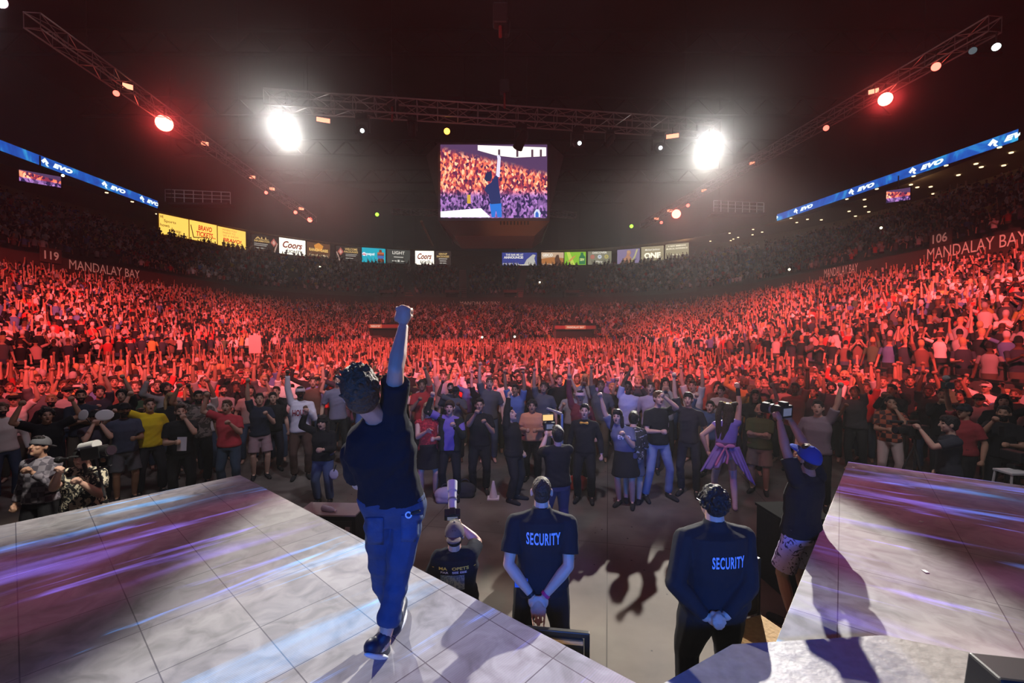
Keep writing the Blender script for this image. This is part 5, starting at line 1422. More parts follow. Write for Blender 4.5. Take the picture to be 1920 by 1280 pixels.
# F: beyond the right deck
b_f1, J_f1, k_f1 = person(1785, 779, 6.35, 'phone', 'down', ((.035, .038, .05), 'tee'), (BK, 'pants'), 'camera operator in charcoal T-shirt seen from the side, right side', 'charcoal operator', yaw=-62, hp=2, hair='fringe', hairc='k', skin='l', openm=False, vox=.009, cvox=.011, ty=1.0)
b_f2, J_f2, k_f2 = person(1812, 756, 7.4, 'down', (( .12, .22, 1.95), (1, .2, -.4), 'fist'), ((.30, .04, .05), 'tee'), (BK, 'pants'), 'person in red shirt and dark cap holding a small camera overhead', 'dark cap red shirt', yaw=-30, hat=('cap', (.02, .02, .03)), skin='m', hairc='k', fat=1.05)
person(1672, 742, 8.3, 'mouth', 'fore', (mp_plaid, 'tee'), ((.52, .42, .40), 'pants'), 'person in red plaid shirt and pale trousers', 'red plaid', skin='m', hairc='k', yaw=20)
person(1886, 760, 7.2, 'fore', 'phone', (BK, 'tee'), (BK, 'pants'), 'person in black holding a phone with both hands, right edge', 'phone at right edge', skin='m', hairc='k', beard='k')

# person in the purple dress
M_pur = mat('purple_satin', (.26, .18, .52), .5, bump=.4, bscale=9, var=.15); M_pink = mat('pink_ribbon', (.62, .22, .45), .5, bump=.3, bscale=12)
b_p, J_p, k_p = person(1366, 755, 7.25, ((.30, -.05, .98), (1, -.3, .1), 'fist'), ((.17, .12, 2.07), (1, .1, -.2), 'fist'), (M_pur, 'tank'), None, 'person in purple dress with pink bow and long dark hair, arm raised', 'purple dress',
                       away=True, yaw=-12, hair='tails', hairc='b', skin='l', fat=.93, stance=.15, lean=(.04, .02), shoes=(.5, .4, .48), vox=.009, cvox=.011)
kk = k_p; pz = J_p['pelvis']
def drape(name, top0, top1, hem0, hem1, m, rip=4, amp=.035, parent=None, back=-.14):
    """hanging cloth panel between a waist line and a hem line, rippled, with thickness"""
    n1, n2 = 22, 14; vs, fs = [], []
    t0, t1, h0, h1 = [V((a[0], back, a[1])) * kk for a in (top0, top1, hem0, hem1)]
    for j in range(n2):
        v = j / (n2 - 1)
        for i in range(n1):
            u = i / (n1 - 1); p = t0.lerp(t1, u).lerp(h0.lerp(h1, u), v)
            p.y += -amp * math.sin(u * rip * 2 * math.pi + v) * v - .10 * v * kk + .05 * (2 * u - 1) ** 2
            p.z += .03 * math.sin(u * 5 + 1) * v; vs.append(p)
    for j in range(n2 - 1):
        for i in range(n1 - 1): k = j * n1 + i; fs.append((k, k + 1, k + 1 + n1, k + n1))
    me_ = bpy.data.meshes.new(name); me_.from_pydata(vs, [], fs); o_ = mkobj(name, me_, m, parent, smooth=True)
    sd = o_.modifiers.new('th', 'SOLIDIFY'); sd.thickness = .008
drape('dress_skirt', (-.17, 1.08), (.03, 1.07), (-.43, .63), (-.06, .84), M_pur, 3, parent=b_p)
drape('dress_skirt', (.0, 1.07), (.18, 1.07), (.10, .80), (.40, .50), M_pur, 3, parent=b_p)
sa = MB(); sa.loft([(V((0, 0, 1.02)) * kk, .165 * kk, .130 * kk, X1, Y1), (V((0, 0, 1.12)) * kk, .155 * kk, .125 * kk, X1, Y1)], 20)
mkobj('waist_sash', sa.mesh('waist_sash'), mat('dark_violet', (.10, .03, .13), .5), b_p, smooth=True)
bo = MB(); q = V((-.05, -.19, 1.07)) * kk
bo.ell(q + V((-.08, 0, .03)), (.07, .03, .035), (V((1, 0, -.3)).normalized(), Y1, V((.3, 0, 1)).normalized())); bo.ell(q + V((.08, 0, .02)), (.07, .03, .035)); bo.ell(q, (.022, .03, .025))
bo.chain([q, q + V((-.07, -.02, -.13)), q + V((-.14, -.03, -.28))], [.012, .02, .022]); bo.chain([q, q + V((.04, -.02, -.13)), q + V((.02, -.03, -.24))], [.012, .018, .020])
mkobj('pink_bow', voxel(bo, .009, 2), M_pink, b_p, smooth=True)
un = MB(); un.loft([(J_p['pelvis'] - Z1 * .09 * kk, .10 * kk, .10 * kk, X1, Y1), (J_p['pelvis'] - Z1 * .02 * kk, .165 * kk, .118 * kk, X1, Y1), (J_p['pelvis'] + Z1 * .06 * kk, .160 * kk, .115 * kk, X1, Y1)], 20)
for nm in 'LR': un.cone(J_p['hip' + nm], .088 * .95 * kk, J_p['hip' + nm] - Z1 * .01, .088 * .95 * kk)
mkobj('white_briefs', voxel(un, .011, 2), mat('white_cloth', (.55, .50, .60), .8), b_p, smooth=True)
for nm in 'LR':
    st_ = MB(); H, K, A = J_p['hip' + nm], J_p['kn' + nm], J_p['an' + nm]
    st_.cone(H.lerp(K, .62), .068 * kk, K, .056 * kk); st_.cone(K, .055 * kk, K.lerp(A, .35), .057 * kk); st_.cone(K.lerp(A, .35), .057 * kk, A, .040 * kk)
    mkobj('long_sock', voxel(st_, .010, 2), mat('white_sock', (.62, .52, .60), .85), b_p, smooth=True)
bn = MB(); r_, f_, u_ = headaxes(J_p); H = J_p['head']
for s in (-1, 1):
    q = H + r_ * s * .07 + u_ * .12; bn.ell(q + r_ * .02, (.03, .012, .02)); bn.ell(q - r_ * .02, (.03, .012, .02))
mkobj('yellow_hair_ribbon', bn.mesh('yellow_hair_ribbon'), mat('yellow_ribbon', (.85, .65, .05), .6), b_p, smooth=True)
gv = MB(); gv.cone(J_p['wrR'] - J_p['hdR'] * .10, .036 * kk, J_p['wrR'] + J_p['hdR'] * .0, .034 * kk)
mkobj('black_cuff', gv.mesh('black_cuff'), M_black, b_p, smooth=True)

# crouching photographer between the stage person and the left guard
b_ph, J_ph, k_ph = person(851, 984, 4.25, 'down', ((.07, .30, 1.60), (1, .1, -.8), 'fist'), (M_navy, 'tee'), (BK, 'pants'), 'crouching photographer in dark T-shirt and cap, seen from behind', 'photographer', away=True, yaw=4,
                          crouch=.50, hp=4, hat=('backcap', (.13, .11, .11)), hairc='k', skin='l', fat=1.28, vox=.008, cvox=.010)
child_text(b_ph, J_ph, '-   MA   OPETS   -', .84, .40, .026, mat('yellow_print', (.65, .50, .08), .7), -1, 'back_print')
g = next(c for c in b_ph.children if c.name.startswith('t_shirt'))
child_text(b_ph, J_ph, 'PAR   SEE EEE', .80, .24, .018, mat('pale_print', (.6, .6, .7), .8), -1, 'back_print')
mbp = MB(); tb_ = BVHTree.FromPolygons([v.co.copy() for v in g.data.vertices], [tuple(p.vertices) for p in g.data.polygons]); G_ = []
for i in range(9):
    for j in range(6):
        p = V(((-.11 + .2 * i / 8) * 1.1, -.6, (.60 + .17 * j / 5) * k_ph)); hit = tb_.ray_cast(p, Y1); G_.append((hit[0] if hit[0] is not None else V((p.x, -.15, p.z))) - Y1 * .005)
mbp.add(G_, [(i * 6 + j, (i + 1) * 6 + j, (i + 1) * 6 + j + 1, i * 6 + j + 1) for i in range(8) for j in range(5)])
mkobj('back_picture', mbp.mesh('back_picture'), print_mat('back_picture', (.10, .15, .24), (.25, .32, .38), 30, .48), g)
# person in blue cap with both arms holding a camera up
b_bc, J_bc, k_bc = person(1546, 829, 4.35, ((.10, .26, 1.98), (1, -.2, -.5), 'fist'), ((.10, .30, 1.98), (1, -.2, -.5), 'fist'), ((.020, .020, .024), 'tee'), (mp_palm, 'shorts'),
                          'person in royal blue cap and palm-print shorts holding a camera overhead', 'blue cap', away=True, yaw=24, lean=(-.02, -.10), hp=24, hat=('cap', (.02, .06, .42)), hairc='b', beard='k', skin='m', fat=1.12, vox=.0075, cvox=.009)
b_bc.location.x = (1508 - 960) / FPX * 4.35

# ------------------------------------------------------------------ things held and standing around
M_gl = mat('lens_glass', (.02, .02, .03), .08, spec=.8); M_wl = mat('lens_barrel_white', (.6, .6, .58), .4)
def rot_ax(d, up=Z1):
    d = V(d).normalized(); x = d.cross(up).normalized(); return x, d, x.cross(d)
def camera_obj(c, d, label, s=1.0, white=False, long_=.12, group=None, name='camera', roll=None):
    c = V(c); x, y, z = rot_ax(d); t = empty(name, c); tag(t, label, 'camera', group)
    MB().box((0, 0, 0), (.14 * s, .07 * s, .10 * s), (x, y, z)).build('camera_body', M_black, t, bevel=.008)
    MB().box(z * .062 * s, (.05 * s, .06 * s, .03 * s), (x, y, z)).build('viewfinder', M_black, t, bevel=.004)
    l = MB(); l.cyl(y * .03 * s, .036 * s, y * (.04 + long_ * .7) * s, .038 * s, 18); l.cyl(y * (.035 + long_ * .7) * s, .044 * s, y * (.05 + long_) * s, .046 * s, 18)
    lo = l.build('lens', M_wl if white else M_black, t); g_ = MB(); g_.cyl(y * (.045 + long_) * s, .038 * s, y * (.054 + long_) * s, .038 * s, 16); g_.build('lens_glass', M_gl, lo)
    r_ = MB(); r_.cyl(y * (.04 + long_ * .35) * s, .042 * s, y * (.055 + long_ * .35) * s, .042 * s, 18); r_.build('focus_ring', mat('ring_grey', (.2, .2, .2), .4), lo)
    MB().box(-y * .037 * s, (.09 * s, .005 * s, .06 * s), (x, y, z)).build('rear_screen', mat('rear_screen', (.05, .06, .1), .2, emit=(.35, .4, .6), es=.25), t)
    return t
def mid(b, J, dz=.02, ext=.06):
    a, M = hand_world(b, J, 'L', ext); c, M = hand_world(b, J, 'R', ext); return (a + c) / 2 + V((0, 0, dz)), M
c, M = mid(b_bc, J_bc, .04, .07); camera_obj(c, M.to_3x3() @ V((0, 1, .05)), 'camera held overhead by the person in the blue cap', 1.25)
c, M = hand_world(b_ph, J_ph, 'R', .09); camera_obj(c + V((-.03, .03, .05)), (-.10, .75, .75), 'camera with long silver lens held up by the crouching photographer', 1.15, True, .26)
c, M = mid(b_op, J_op, .03, .07)
gm = camera_obj(c + V((0, .03, .06)), (-.2, 1, 0), 'camera with bright small monitor held by the operator in front of the crowd', 1.1)
q = V((-.02, -.03, .13)); MB().box(q, (.17, .02, .10), rot_ax((-.2, 1, 0))).build('monitor', M_black, gm, bevel=.004)
MB().box(q - V((0, .012, 0)), (.15, .004, .08), rot_ax((-.2, 1, 0))).build('monitor_picture', glow('monitor_picture', (.95, .55, .22), 1.2), gm)
pst = PX(1059, 785, 6.0); mb = MB(); mb.bar((pst.x, 6.35, 0.05), (pst.x, 6.35, pst.z), .022); mb.bar((pst.x, 6.35, pst.z), (pst.x - .20, 6.5, pst.z + .05), .022); mb.cyl((pst.x, 6.35, 0), .16, (pst.x, 6.35, .03), .16)
tag(mb.build('bent_post', mat('post_grey', (.25, .26, .3), .35, .6)), 'dark bent metal post beside the camera operator', 'post')
c, M = hand_world(b_cam1, J_cam1, 'R', .08)
rg = empty('camera_rig', PX(178, 848, 5.1)); tag(rg, 'shoulder video camera with white lens and handles, held by the floral-shirted person', 'camera rig')
x, y, z = rot_ax((.9, -.25, .16))
MB().box((0, 0, 0), (.11, .30, .14), (x, y, z)).build('camera_body', M_black, rg, bevel=.01)
l = MB(); l.cyl(y * .0 - x * .0 + z * .08 - y * .2, .045, z * .09 + y * .05, .050); lo = l.build('lens', M_wl, rg)
l = MB(); l.cyl(y * .14, .05, y * .26, .062); lo = l.build('front_lens', M_black, rg); l = MB(); l.cyl(y * .255, .052, y * .265, .052); l.build('lens_glass', M_gl, lo)
l = MB(); l.bar(-z * .05, -z * .50 + y * .06, .014); l.bar(-z * .22 - y * .18, -z * .16 + y * .22, .014); l.build('support_bar', M_dark, rg)
l = MB(); l.cone(-z * .16 + y * .2, .02, -z * .06 + y * .24, .02); l.cone(-z * .22 - y * .18, .02, -z * .12 - y * .2, .02); l.build('grip', M_black, rg)
mc = MB(); p = PX(112, 862, 5.35); mc.cone(p, .022, p + V((.14, -.05, .03)), .016); mc.cone(p + V((-.02, 0, .0)), .04, p + V((-.0, 0, .0)), .04)
tag(mc.build('microphone', M_black), 'black microphone by the chin of the person in the flannel shirt', 'microphone')
# white fans
for s, x_, lb in ((-1, 156, 'left white paper fan before the face behind the floral shirt'), (1, 196, 'right white paper fan before the face behind the floral shirt')):
    p = PX(x_, 778, 7.1); f = MB(); ax = rot_ax((s * .35, -1, .3)); f.ell(p, (.125, .008, .09), ax, 24, 6)
    o = mkobj('paper_fan', f.mesh('paper_fan'), mat('fan_white', (.75, .73, .74), .7), smooth=True); tag(o, lb, 'fan')
    MB().bar(p, p + V((-s * .10, .02, -.14)), .008).build('handle', M_black, o)
# video camera on tripod at the right
def tripod(c, h, label, spread=.4):
    c = V(c); t = empty('tripod', c); tag(t, label, 'tripod')
    for k in range(3):
        a = k * 2.094 + .4; l = MB(); l.bar((0, 0, h * .92), (spread * math.cos(a), spread * math.sin(a), 0), .014); l.build('leg', M_dark, t)
    l = MB(); l.bar((0, 0, h * .6), (0, 0, h), .018); l.build('column', M_dark, t); MB().box((0, 0, h), (.12, .1, .06)).build('head', M_black, t, bevel=.01)
    return t
p = PX(1716, 806, 6.6); tripod((p.x, 6.6, 0), p.z - .1, 'tripod under the video camera, right side')
vc = empty('video_camera', p); tag(vc, 'shoulder video camera on tripod beside the charcoal-shirted operator', 'camera'); x, y, z = rot_ax((-1, -.15, .03))
MB().box((0, 0, 0), (.13, .34, .15), (x, y, z)).build('camera_body', M_black, vc, bevel=.012)
l = MB(); l.cyl(y * .16, .045, y * .34, .055); lo = l.build('lens', M_black, vc); l = MB(); l.cyl(y * .335, .046, y * .345, .046); l.build('lens_glass', M_gl, lo)
l = MB(); l.bar(z * .08 - y * .1, z * .13 - y * .06, .01); l.bar(z * .13 - y * .06, z * .13 + y * .14, .014); l.bar(z * .13 + y * .14, z * .08 + y * .15, .01); l.build('top_handle', M_dark, vc)
l = MB(); l.cyl(z * .12 + y * .22, .02, z * .13 + y * .46, .022); l.build('microphone', M_dark, vc)
MB().box(-x * .11 + y * .05, (.02, .12, .08), (x, y, z)).build('flip_screen', M_black, vc)
c, M = hand_world(b_f2, J_f2, 'R', .09); camera_obj(c + V((0, -.02, .05)), (-.6, -1, .1), 'small camera with fluffy microphone held overhead, right side', 1.1)
fz = MB(); fz.ell(c + V((-.02, -.02, .17)), (.06, .05, .05)); tag(mkobj('fluffy_microphone', fz.mesh('f'), mat('grey_fur', (.3, .28, .28), .95, bump=1, bscale=80), smooth=True), 'grey fluffy microphone on top of the overhead camera, right side', 'microphone')
c, M = mid(FRONT[[f[1] for f in FRONT].index('phone at right edge')][2], FRONT[[f[1] for f in FRONT].index('phone at right edge')][3], .02, .05)
tag(MB().box(c, (.08, .012, .15)).build('phone', M_black, bevel=.004), 'dark phone held by the person at the right edge', 'phone')
p = PX(1903, 868, 6.0); t = tripod((p.x, 6.0, 0), p.z - .05, 'tripod at the right edge beyond the stage deck', .3)
vc = empty('video_camera', p + V((0, 0, .05))); tag(vc, 'small dark video camera on tripod at the right edge', 'camera')
MB().box((0, 0, .05), (.14, .26, .13)).build('camera_body', M_black, vc, bevel=.012); l = MB(); l.cyl((0, -.12, .05), .04, (0, -.24, .05), .05); l.build('lens', M_dark, vc)
st = empty('step_stool', PX(1900, 893, 5.9) - V((0, 0, .1))); st.location.z = 0; tag(st, 'white metal stool frame at the right edge', 'stool'); M_wm = mat('white_metal', (.6, .6, .6), .4)
zt = PX(1900, 884, 5.9).z
for x_ in (-.13, .13):
    l = MB(); l.bar((x_ * 1.5, -.12, 0), (x_, -.1, zt), .014); l.build('leg', M_wm, st); l = MB(); l.bar((x_ * 1.5, .2, 0), (x_, .1, zt), .014); l.build('leg', M_wm, st)
MB().box((0, 0, zt), (.30, .24, .03)).build('seat', M_wm, st, bevel=.005)

# banquet chairs
def chair(loc, rz, label, k=1.0):
    t = empty('banquet_chair', loc, rad(rz)); tag(t, label, 'chair')
    M_f = mat('chair_frame', (.02, .018, .016), .35, .3); M_t = mat('chair_tan', (.48, .30, .14), .8, bump=.4, bscale=30, var=.3); M_k = mat('chair_black_cloth', (.02, .018, .018), .9)
    MB().box((0, 0, .44), (.43, .42, .07)).build('seat', M_t, t, bevel=.02)
    MB().box((0, -.235, .70), (.37, .035, .40)).build('backrest', M_k, t, bevel=.01)
    pb = MB(); pb.bar((-.18, -.255, .52), (.18, -.255, .52), .014); pb.bar((-.18, -.262, .885), (.18, -.262, .885), .014); pb.build('tan_piping', M_t, t)
    fr = MB(); fr.box((-.205, -.235, .68), (.035, .035, .50)); fr.box((.205, -.235, .68), (.035, .035, .50)); fr.box((0, -.235, .925), (.445, .035, .035)); fr.box((0, -.235, .485), (.40, .03, .03)); fr.build('back_frame', M_f, t, bevel=.006)
    for x_ in (-.2, .2):
        for y_ in (-.2, .19): MB().bar((x_, y_, 0), (x_ * .98, y_ * .98, .44), .015).build('leg', M_f, t)
    return t
chair((1.98, 3.52, 0), 200, 'banquet chair with black back and tan seat beside the curly-haired guard')
chair((.31, 3.12, 0), -8, 'dark banquet chair mostly hidden behind the near stage edge')
# draped case, floor monitor on the right platform
p0 = PX(1470, 965, 4.95)
cs = empty('equipment_case', (3.16, 5.05, 0), rad(4)); tag(cs, 'black draped box behind the person in the blue cap', 'case')
MB().box((0, 0, p0.z / 2), (.55, .5, p0.z - .02)).build('drape', mat('black_drape', (.012, .012, .013), .95, bump=.5, bscale=5, spec=.05), cs, bevel=.02)
MB().box((0, 0, p0.z), (.57, .52, .03)).build('top_board', mat('black_felt', (.010, .010, .011), .98, spec=.02), cs, bevel=.004)
mo = empty('floor_monitor', (2.48, 1.98, STZ + .03), rad(-10)); tag(mo, 'black floor monitor in the bottom right corner', 'speaker')
w_ = MB(); w_.rings([[V((-.28, -.2, 0)), V((.28, -.2, 0)), V((.28, .2, 0)), V((-.28, .2, 0))], [V((-.28, -.02, .30)), V((.28, -.02, .30)), V((.28, .16, .30)), V((-.28, .16, .30))]]); w_.build('cabinet', mat('monitor_black', (.02, .02, .022), .45), mo, bevel=.012)
MB().box((0, -.13, .15), (.5, .01, .26), (X1, V((0, .86, -.5)), V((0, .5, .86)))).build('grille', M_dark, mo)
# amplifier box and bottles left of the stage person
ab = empty('floor_speaker', (-2.42, 6.05, 0), rad(-3)); tag(ab, 'low black floor speaker with grey top, left of the stage person', 'speaker')
MB().box((0, 0, .235), (.78, .40, .45)).build('cabinet', M_black, ab, bevel=.015); MB().box((0, 0, .47), (.80, .42, .02)).build('top_plate', mat('grey_plate', (.36, .33, .34), .5), ab)
MB().box((0, -.205, .22), (.7, .012, .36)).build('grille', M_dark, ab)
for x_ in (-.3, 0, .3):
    MB().box((x_, -.215, .3), (.06, .02, .05)).build('socket', mat('steel_socket', (.3, .3, .32), .4), ab)
def bottle(loc, label, d=None, m=None, h=.20, r=.033):
    t = empty('water_bottle', loc); tag(t, label, 'bottle'); d = V(d or (0, 0, 1)).normalized()
    b = MB(); q = d.to_track_quat('Z', 'Y'); X_, Y_ = q @ X1, q @ Y1
    R = [(0, .9), (.02, 1), (.3, 1), (.34, .93), (.38, 1), (.62, 1), (.78, .6), (.86, .38), (.93, .38)]
    b.rings([[d * (z_ * h) + X_ * r * rr_ * math.cos(a) + Y_ * r * rr_ * math.sin(a) for a in np.linspace(0, 2 * math.pi, 17)[:-1]] for z_, rr_ in R])
    b.build('bottle_body', m or mat('clear_plastic', (.45, .5, .6), .15), t, smooth=True)
    c = MB(); c.cyl(d * h * .92, r * .42, d * h, r * .42, 14); c.build('cap', mat('white_cap', (.8, .8, .8), .5), t)
    return t
bottle((-2.52, 5.98, .52), 'clear bottle lying on the grey speaker top', (.9, -.3, -.08), None, .22, .04)
pb_ = PZ(643, 1008, 0); bottle((-1.98, 5.25, 0), 'small blue water bottle standing at the left deck edge', None, mat('blue_plastic', (.15, .2, .45), .2), .36, .05)
pc = PZ(925, 934, 0)
cn = empty('white_cone', (pc.x, pc.y, 0)); tag(cn, 'small white cone on the dark floor left of the guard', 'cone')
c_ = MB(); c_.cyl((0, 0, .02), .075, (0, 0, .30), .018); c_.build('cone_body', mat('white_plastic', (.55, .5, .58), .6), cn, smooth=False); MB().box((0, 0, .01), (.2, .2, .02)).build('cone_foot', mat('white_plastic', (.55, .5, .58), .6), cn)
for px, py, lb in ((1082, 915, 'flat reddish bag on the floor behind the operator'), (872, 930, 'dark backpack on the floor in front of the purple T-shirt'), (836, 940, 'pale shoe-like bag on the floor left of the backpack')):
    q = PZ(px, py, 0); bg = MB(); bg.ell((0, 0, .12), (.20, .13, .13)); bg.cone((-.1, -.05, .05), .07, (.1, -.05, .05), .07)
    o = mkobj('bag', voxel(bg, .015, 2), M_cloth({1082: (.35, .08, .07), 872: (.03, .03, .035), 836: (.35, .30, .38)}[px], 'bag_cloth'), loc=(q.x, q.y, 0), smooth=True); tag(o, lb, 'bag')
    hb = MB()
    for i in range(8):
        a0, a1 = math.pi * i / 8, math.pi * (i + 1) / 8
        hb.bar((.08 * math.cos(a0), 0, .22 + .08 * math.sin(a0)), (.08 * math.cos(a1), 0, .22 + .08 * math.sin(a1)), .008)
    hb.build('handle', M_dark, o)
# papers and fans in hands
for px, py, lb in ((1600, 876, 'far left corner'), (1721, 916, 'far part'), (1727, 978, 'middle'), (1735, 1071, 'near part')):
    q = PZ(px, py, STZ + .003); r_ = rad(px * 7 % 180)
    o = MB().box((0, 0, .002), (.045, .03, .003), (V((math.cos(r_), math.sin(r_), 0)), V((-math.sin(r_), math.cos(r_), 0)), Z1)).build('paper_scrap', mat('scrap_white', (.8, .8, .85), .6), loc=q)
    tag(o, 'tiny white paper scrap on the right LED deck, ' + lb, 'scrap', 'paper scraps on the deck')
pp_ = PX(341, 832, 7.25); o = MB().box(pp_, (.14, .01, .22), rot_ax((.1, -1, .1))).build('paper_sheet', mat('paper', (.62, .6, .7), .8)); tag(o, 'white paper sheet held by the person with the white cable', 'paper')
fp = PX(626, 889, 7.35); f_ = MB(); f_.ell((0, 0, 0), (.075, .01, .085), rot_ax((0, -1, .1)), 20, 6); o = mkobj('hand_fan', f_.mesh('f'), mat('fan_lilac', (.45, .42, .52), .7), loc=fp, smooth=True); tag(o, 'round pale hand fan beside the blue jeans left of the stage person', 'fan')
MB().bar((0, 0, .05), (.04, 0, .16), .01).build('handle', M_dark, o)
ps = PX(478, 645, 14.5); o = MB().box((0, 0, 0), (.36, .02, .58), rot_ax((.15, -1, 0))).build('poster', mat('poster_paper', (.62, .52, .50), .8), loc=ps); tag(o, 'pale placard held up in the crowd left of the stage person', 'placard')
MB().bar((0, .03, -.3), (0, .03, -.75), .02).build('stick', M_dark, o)

# ================================================================== THE CROWD
# every standing place: floor rows, lower tier rows, upper tier rows
places = []   # x, y, z, zone, row
for k in range(66):
    y = 9.9 + .72 * k
    if y > 56: break
    x = -17.0
    while x < 11.0:
        x += .56 + RNG.uniform(0, .16)
        if RNG.rand() < .05: continue
        yy = y + RNG.uniform(-.14, .14)
        if abs(x + 3) > 14.0: continue
        if abs(x - (.045 * y - 2.6)) < .5 and y > 30: continue
        places.append((x, yy, 0.0, 'floor', k))
def on_ring(params, z, zone, row, dens, step):
    pts = np.array(ring(*params, n1=40, n2=30, n3=20)); seg = np.linalg.norm(np.diff(pts, axis=0), axis=1); cum = np.concatenate([[0], np.cumsum(seg)])
    s = RNG.uniform(0, .5)
    tot = cum[-1]
    while s < tot:
        s += step * RNG.uniform(.92, 1.1)
        if s >= tot: break
        i = np.searchsorted(cum, s) - 1; t = (s - cum[i]) / seg[i]; x, y = pts[i] * (1 - t) + pts[i + 1] * t
        fr = s / tot
        if abs((fr * 23) % 1.0 - .5) > .5 - .028: continue      # aisles
        if zone == 'upper' and y > 76 and any(abs(x - (lerp(xa, xb, (y - 77) / 12.4) - 960) / FPX * y) < .95 for xa, xb in AISLES): continue
        if RNG.rand() > dens: continue
        if zone == 'lower' and 56 < y < 71 and z < 5.6:
            pxx = 960 + 850 * x / y; pyy = 620 - 850 * (z + 1 - CAMH) / y
            if (688 < pxx < 758 or 1038 < pxx < 1120) and 606 < pyy < 646: continue
        places.append((x, y, z, zone, row))
for k in range(NLOW):
    p_, z_ = lower((k + .45) / NLOW); z_ = lower(k / NLOW)[1]
    on_ring(p_, z_, 'lower', k, .95, .60)
for k in range(NUP):
    p_, z_ = upper((k + .45) / NUP); z_ = upper(k / NUP)[1]
    on_ring(p_, z_, 'upper', k, .80, .66)
def visible(p): return p[1] > 2.5 and abs(p[0]) < 1.24 * p[1] + 1.0
places = [p for p in places if visible(p)]
# keep clear of people already placed
near = [(b.location.x, b.location.y) for _, _, b, _, _ in FRONT]
places = [p for p in places if not (p[1] < 11.2 and any((p[0] - a) ** 2 + (p[1] - c) ** 2 < .30 for a, c in near))]
# the strip of floor just beyond the pit people, both flanks: standing press and fans
for y, x0, x1 in ((8.6, -12.5, -6.9), (9.2, -13.5, -5.2), (8.5, 6.6, 12.5), (9.15, 4.2, 13.0), (7.8, 7.8, 11.5), (7.7, -11.5, -8.6)):
    x = x0
    while x < x1:
        x += .62 + RNG.uniform(0, .2)
        if any((x - a) ** 2 + (y - c) ** 2 < .30 for a, c in near): continue
        places.append((x, y + RNG.uniform(-.12, .12), 0.0, 'floor', -1 if y > 9 else -2))
inview = lambda p: abs(p[0] / p[1]) < 1.15
places.sort(key=lambda p: (not inview(p), math.hypot(p[0], p[1])))
NIND = 300 - len(FRONT) - 3
ind, rest = places[:NIND], places[NIND:]

# ---- prototypes: a few builds and poses with a body, garments and hair each
PROTO = [('down', 'up', 'short', 'tee', None, 'right fist up'), ('up', 'down', 'short', 'tee', None, 'left fist up'),
         ('up', 'up', 'short', 'tee', None, 'both fists up'), ('chest', 'bent', 'short', 'tee', 'cap', 'right fist bent up'),
         ('bent', 'down', 'long', 'tee', None, 'left fist bent up'), ('phone', 'phone', 'short', 'long', None, 'hands before face'),
         ('down', 'down', 'short', 'tee', 'k', 'arms down'), ('clap', 'clap', 'fringe', 'long', None, 'clapping'),
         ('fore', 'upin', 'fringe', 'tee', None, 'right fist overhead'), ('down', 'bent', 'curly', 'long', 'k', 'right fist bent up'),
         ('cross', 'cross', 'short', 'tee', 'k', 'arms crossed'), ('mouth', 'mouth', 'long', 'long', None, 'hands at mouth'),
         ('wave', 'down', 'short', 'tee', 'cap', 'left hand waving'), ('upin', 'chest', 'curly', 'tee', None, 'left fist overhead')]
protos = []
for L_, R_, hr, tp, xt, phr in PROTO:
    J = joints(L_, R_, 0, (RNG.uniform(-.06, .06), RNG.uniform(-.04, .06)), RNG.uniform(-10, 10), 10, .12, RNG.uniform(.95, 1.15))
    me = voxel(body_mb(J), .0150, 2); paint_head(me, J, 'k' if xt == 'k' else None)
    for m in (M_skin('l'), M_feat, M_lip, M_hair('k')): me.materials.append(m)
    me.polygons.foreach_set('use_smooth', [True] * len(me.polygons))
    parts = []
    for nm, ms in (('t_shirt' if tp == 'tee' else 'long_sleeved_top', voxel(top_mb(J, tp), .019, 2, (.004, 34, (.4, .1, .9), (.9, .1, -.3), random.random() * 6))),
                   ('trousers', voxel(legs_mb(J, 'pants'), .022, 2)), ('hair', voxel(hair_mb(J, hr), .014, 1))):
        ms.materials.append(M_hair('k') if nm == 'hair' else M_cloth(BK)); ms.polygons.foreach_set('use_smooth', [True] * len(ms.polygons)); parts.append((nm, ms))
    if xt == 'cap':
        ms = cap_mb(J, 'cap').mesh('cap'); ms.materials.append(M_cloth(BK)); parts.append(('cap', ms))
    protos.append((me, parts, phr, tp, xt))

COLS = [((.013, .013, .016), 'black', 36), ((.035, .04, .06), 'navy', 8), ((.09, .09, .10), 'dark grey', 12), ((.30, .30, .31), 'grey', 12), ((.70, .66, .64), 'white', 14),
        ((.45, .04, .04), 'red', 7), ((.10, .16, .36), 'blue', 5), ((.50, .36, .10), 'mustard', 2), ((.07, .13, .07), 'green', 3), ((.50, .33, .30), 'pink', 5), ((.16, .08, .06), 'brown', 4)]
WT = np.array([c[2] for c in COLS], float); WT /= WT.sum()
HK = ['k', 'k', 'b', 'b', 'br', 'y']; SKS = ['l', 'l', 'l', 'm', 'm', 't', 'd']
anchors = sorted([(f[0], f[1]) for f in FRONT if f[0] not in (152, 1785)])
rows_lbl = {}
OW = 'first second third fourth fifth sixth seventh eighth ninth tenth eleventh twelfth thirteenth fourteenth fifteenth sixteenth seventeenth eighteenth nineteenth twentieth'.split() + ['far'] * 60
info = []
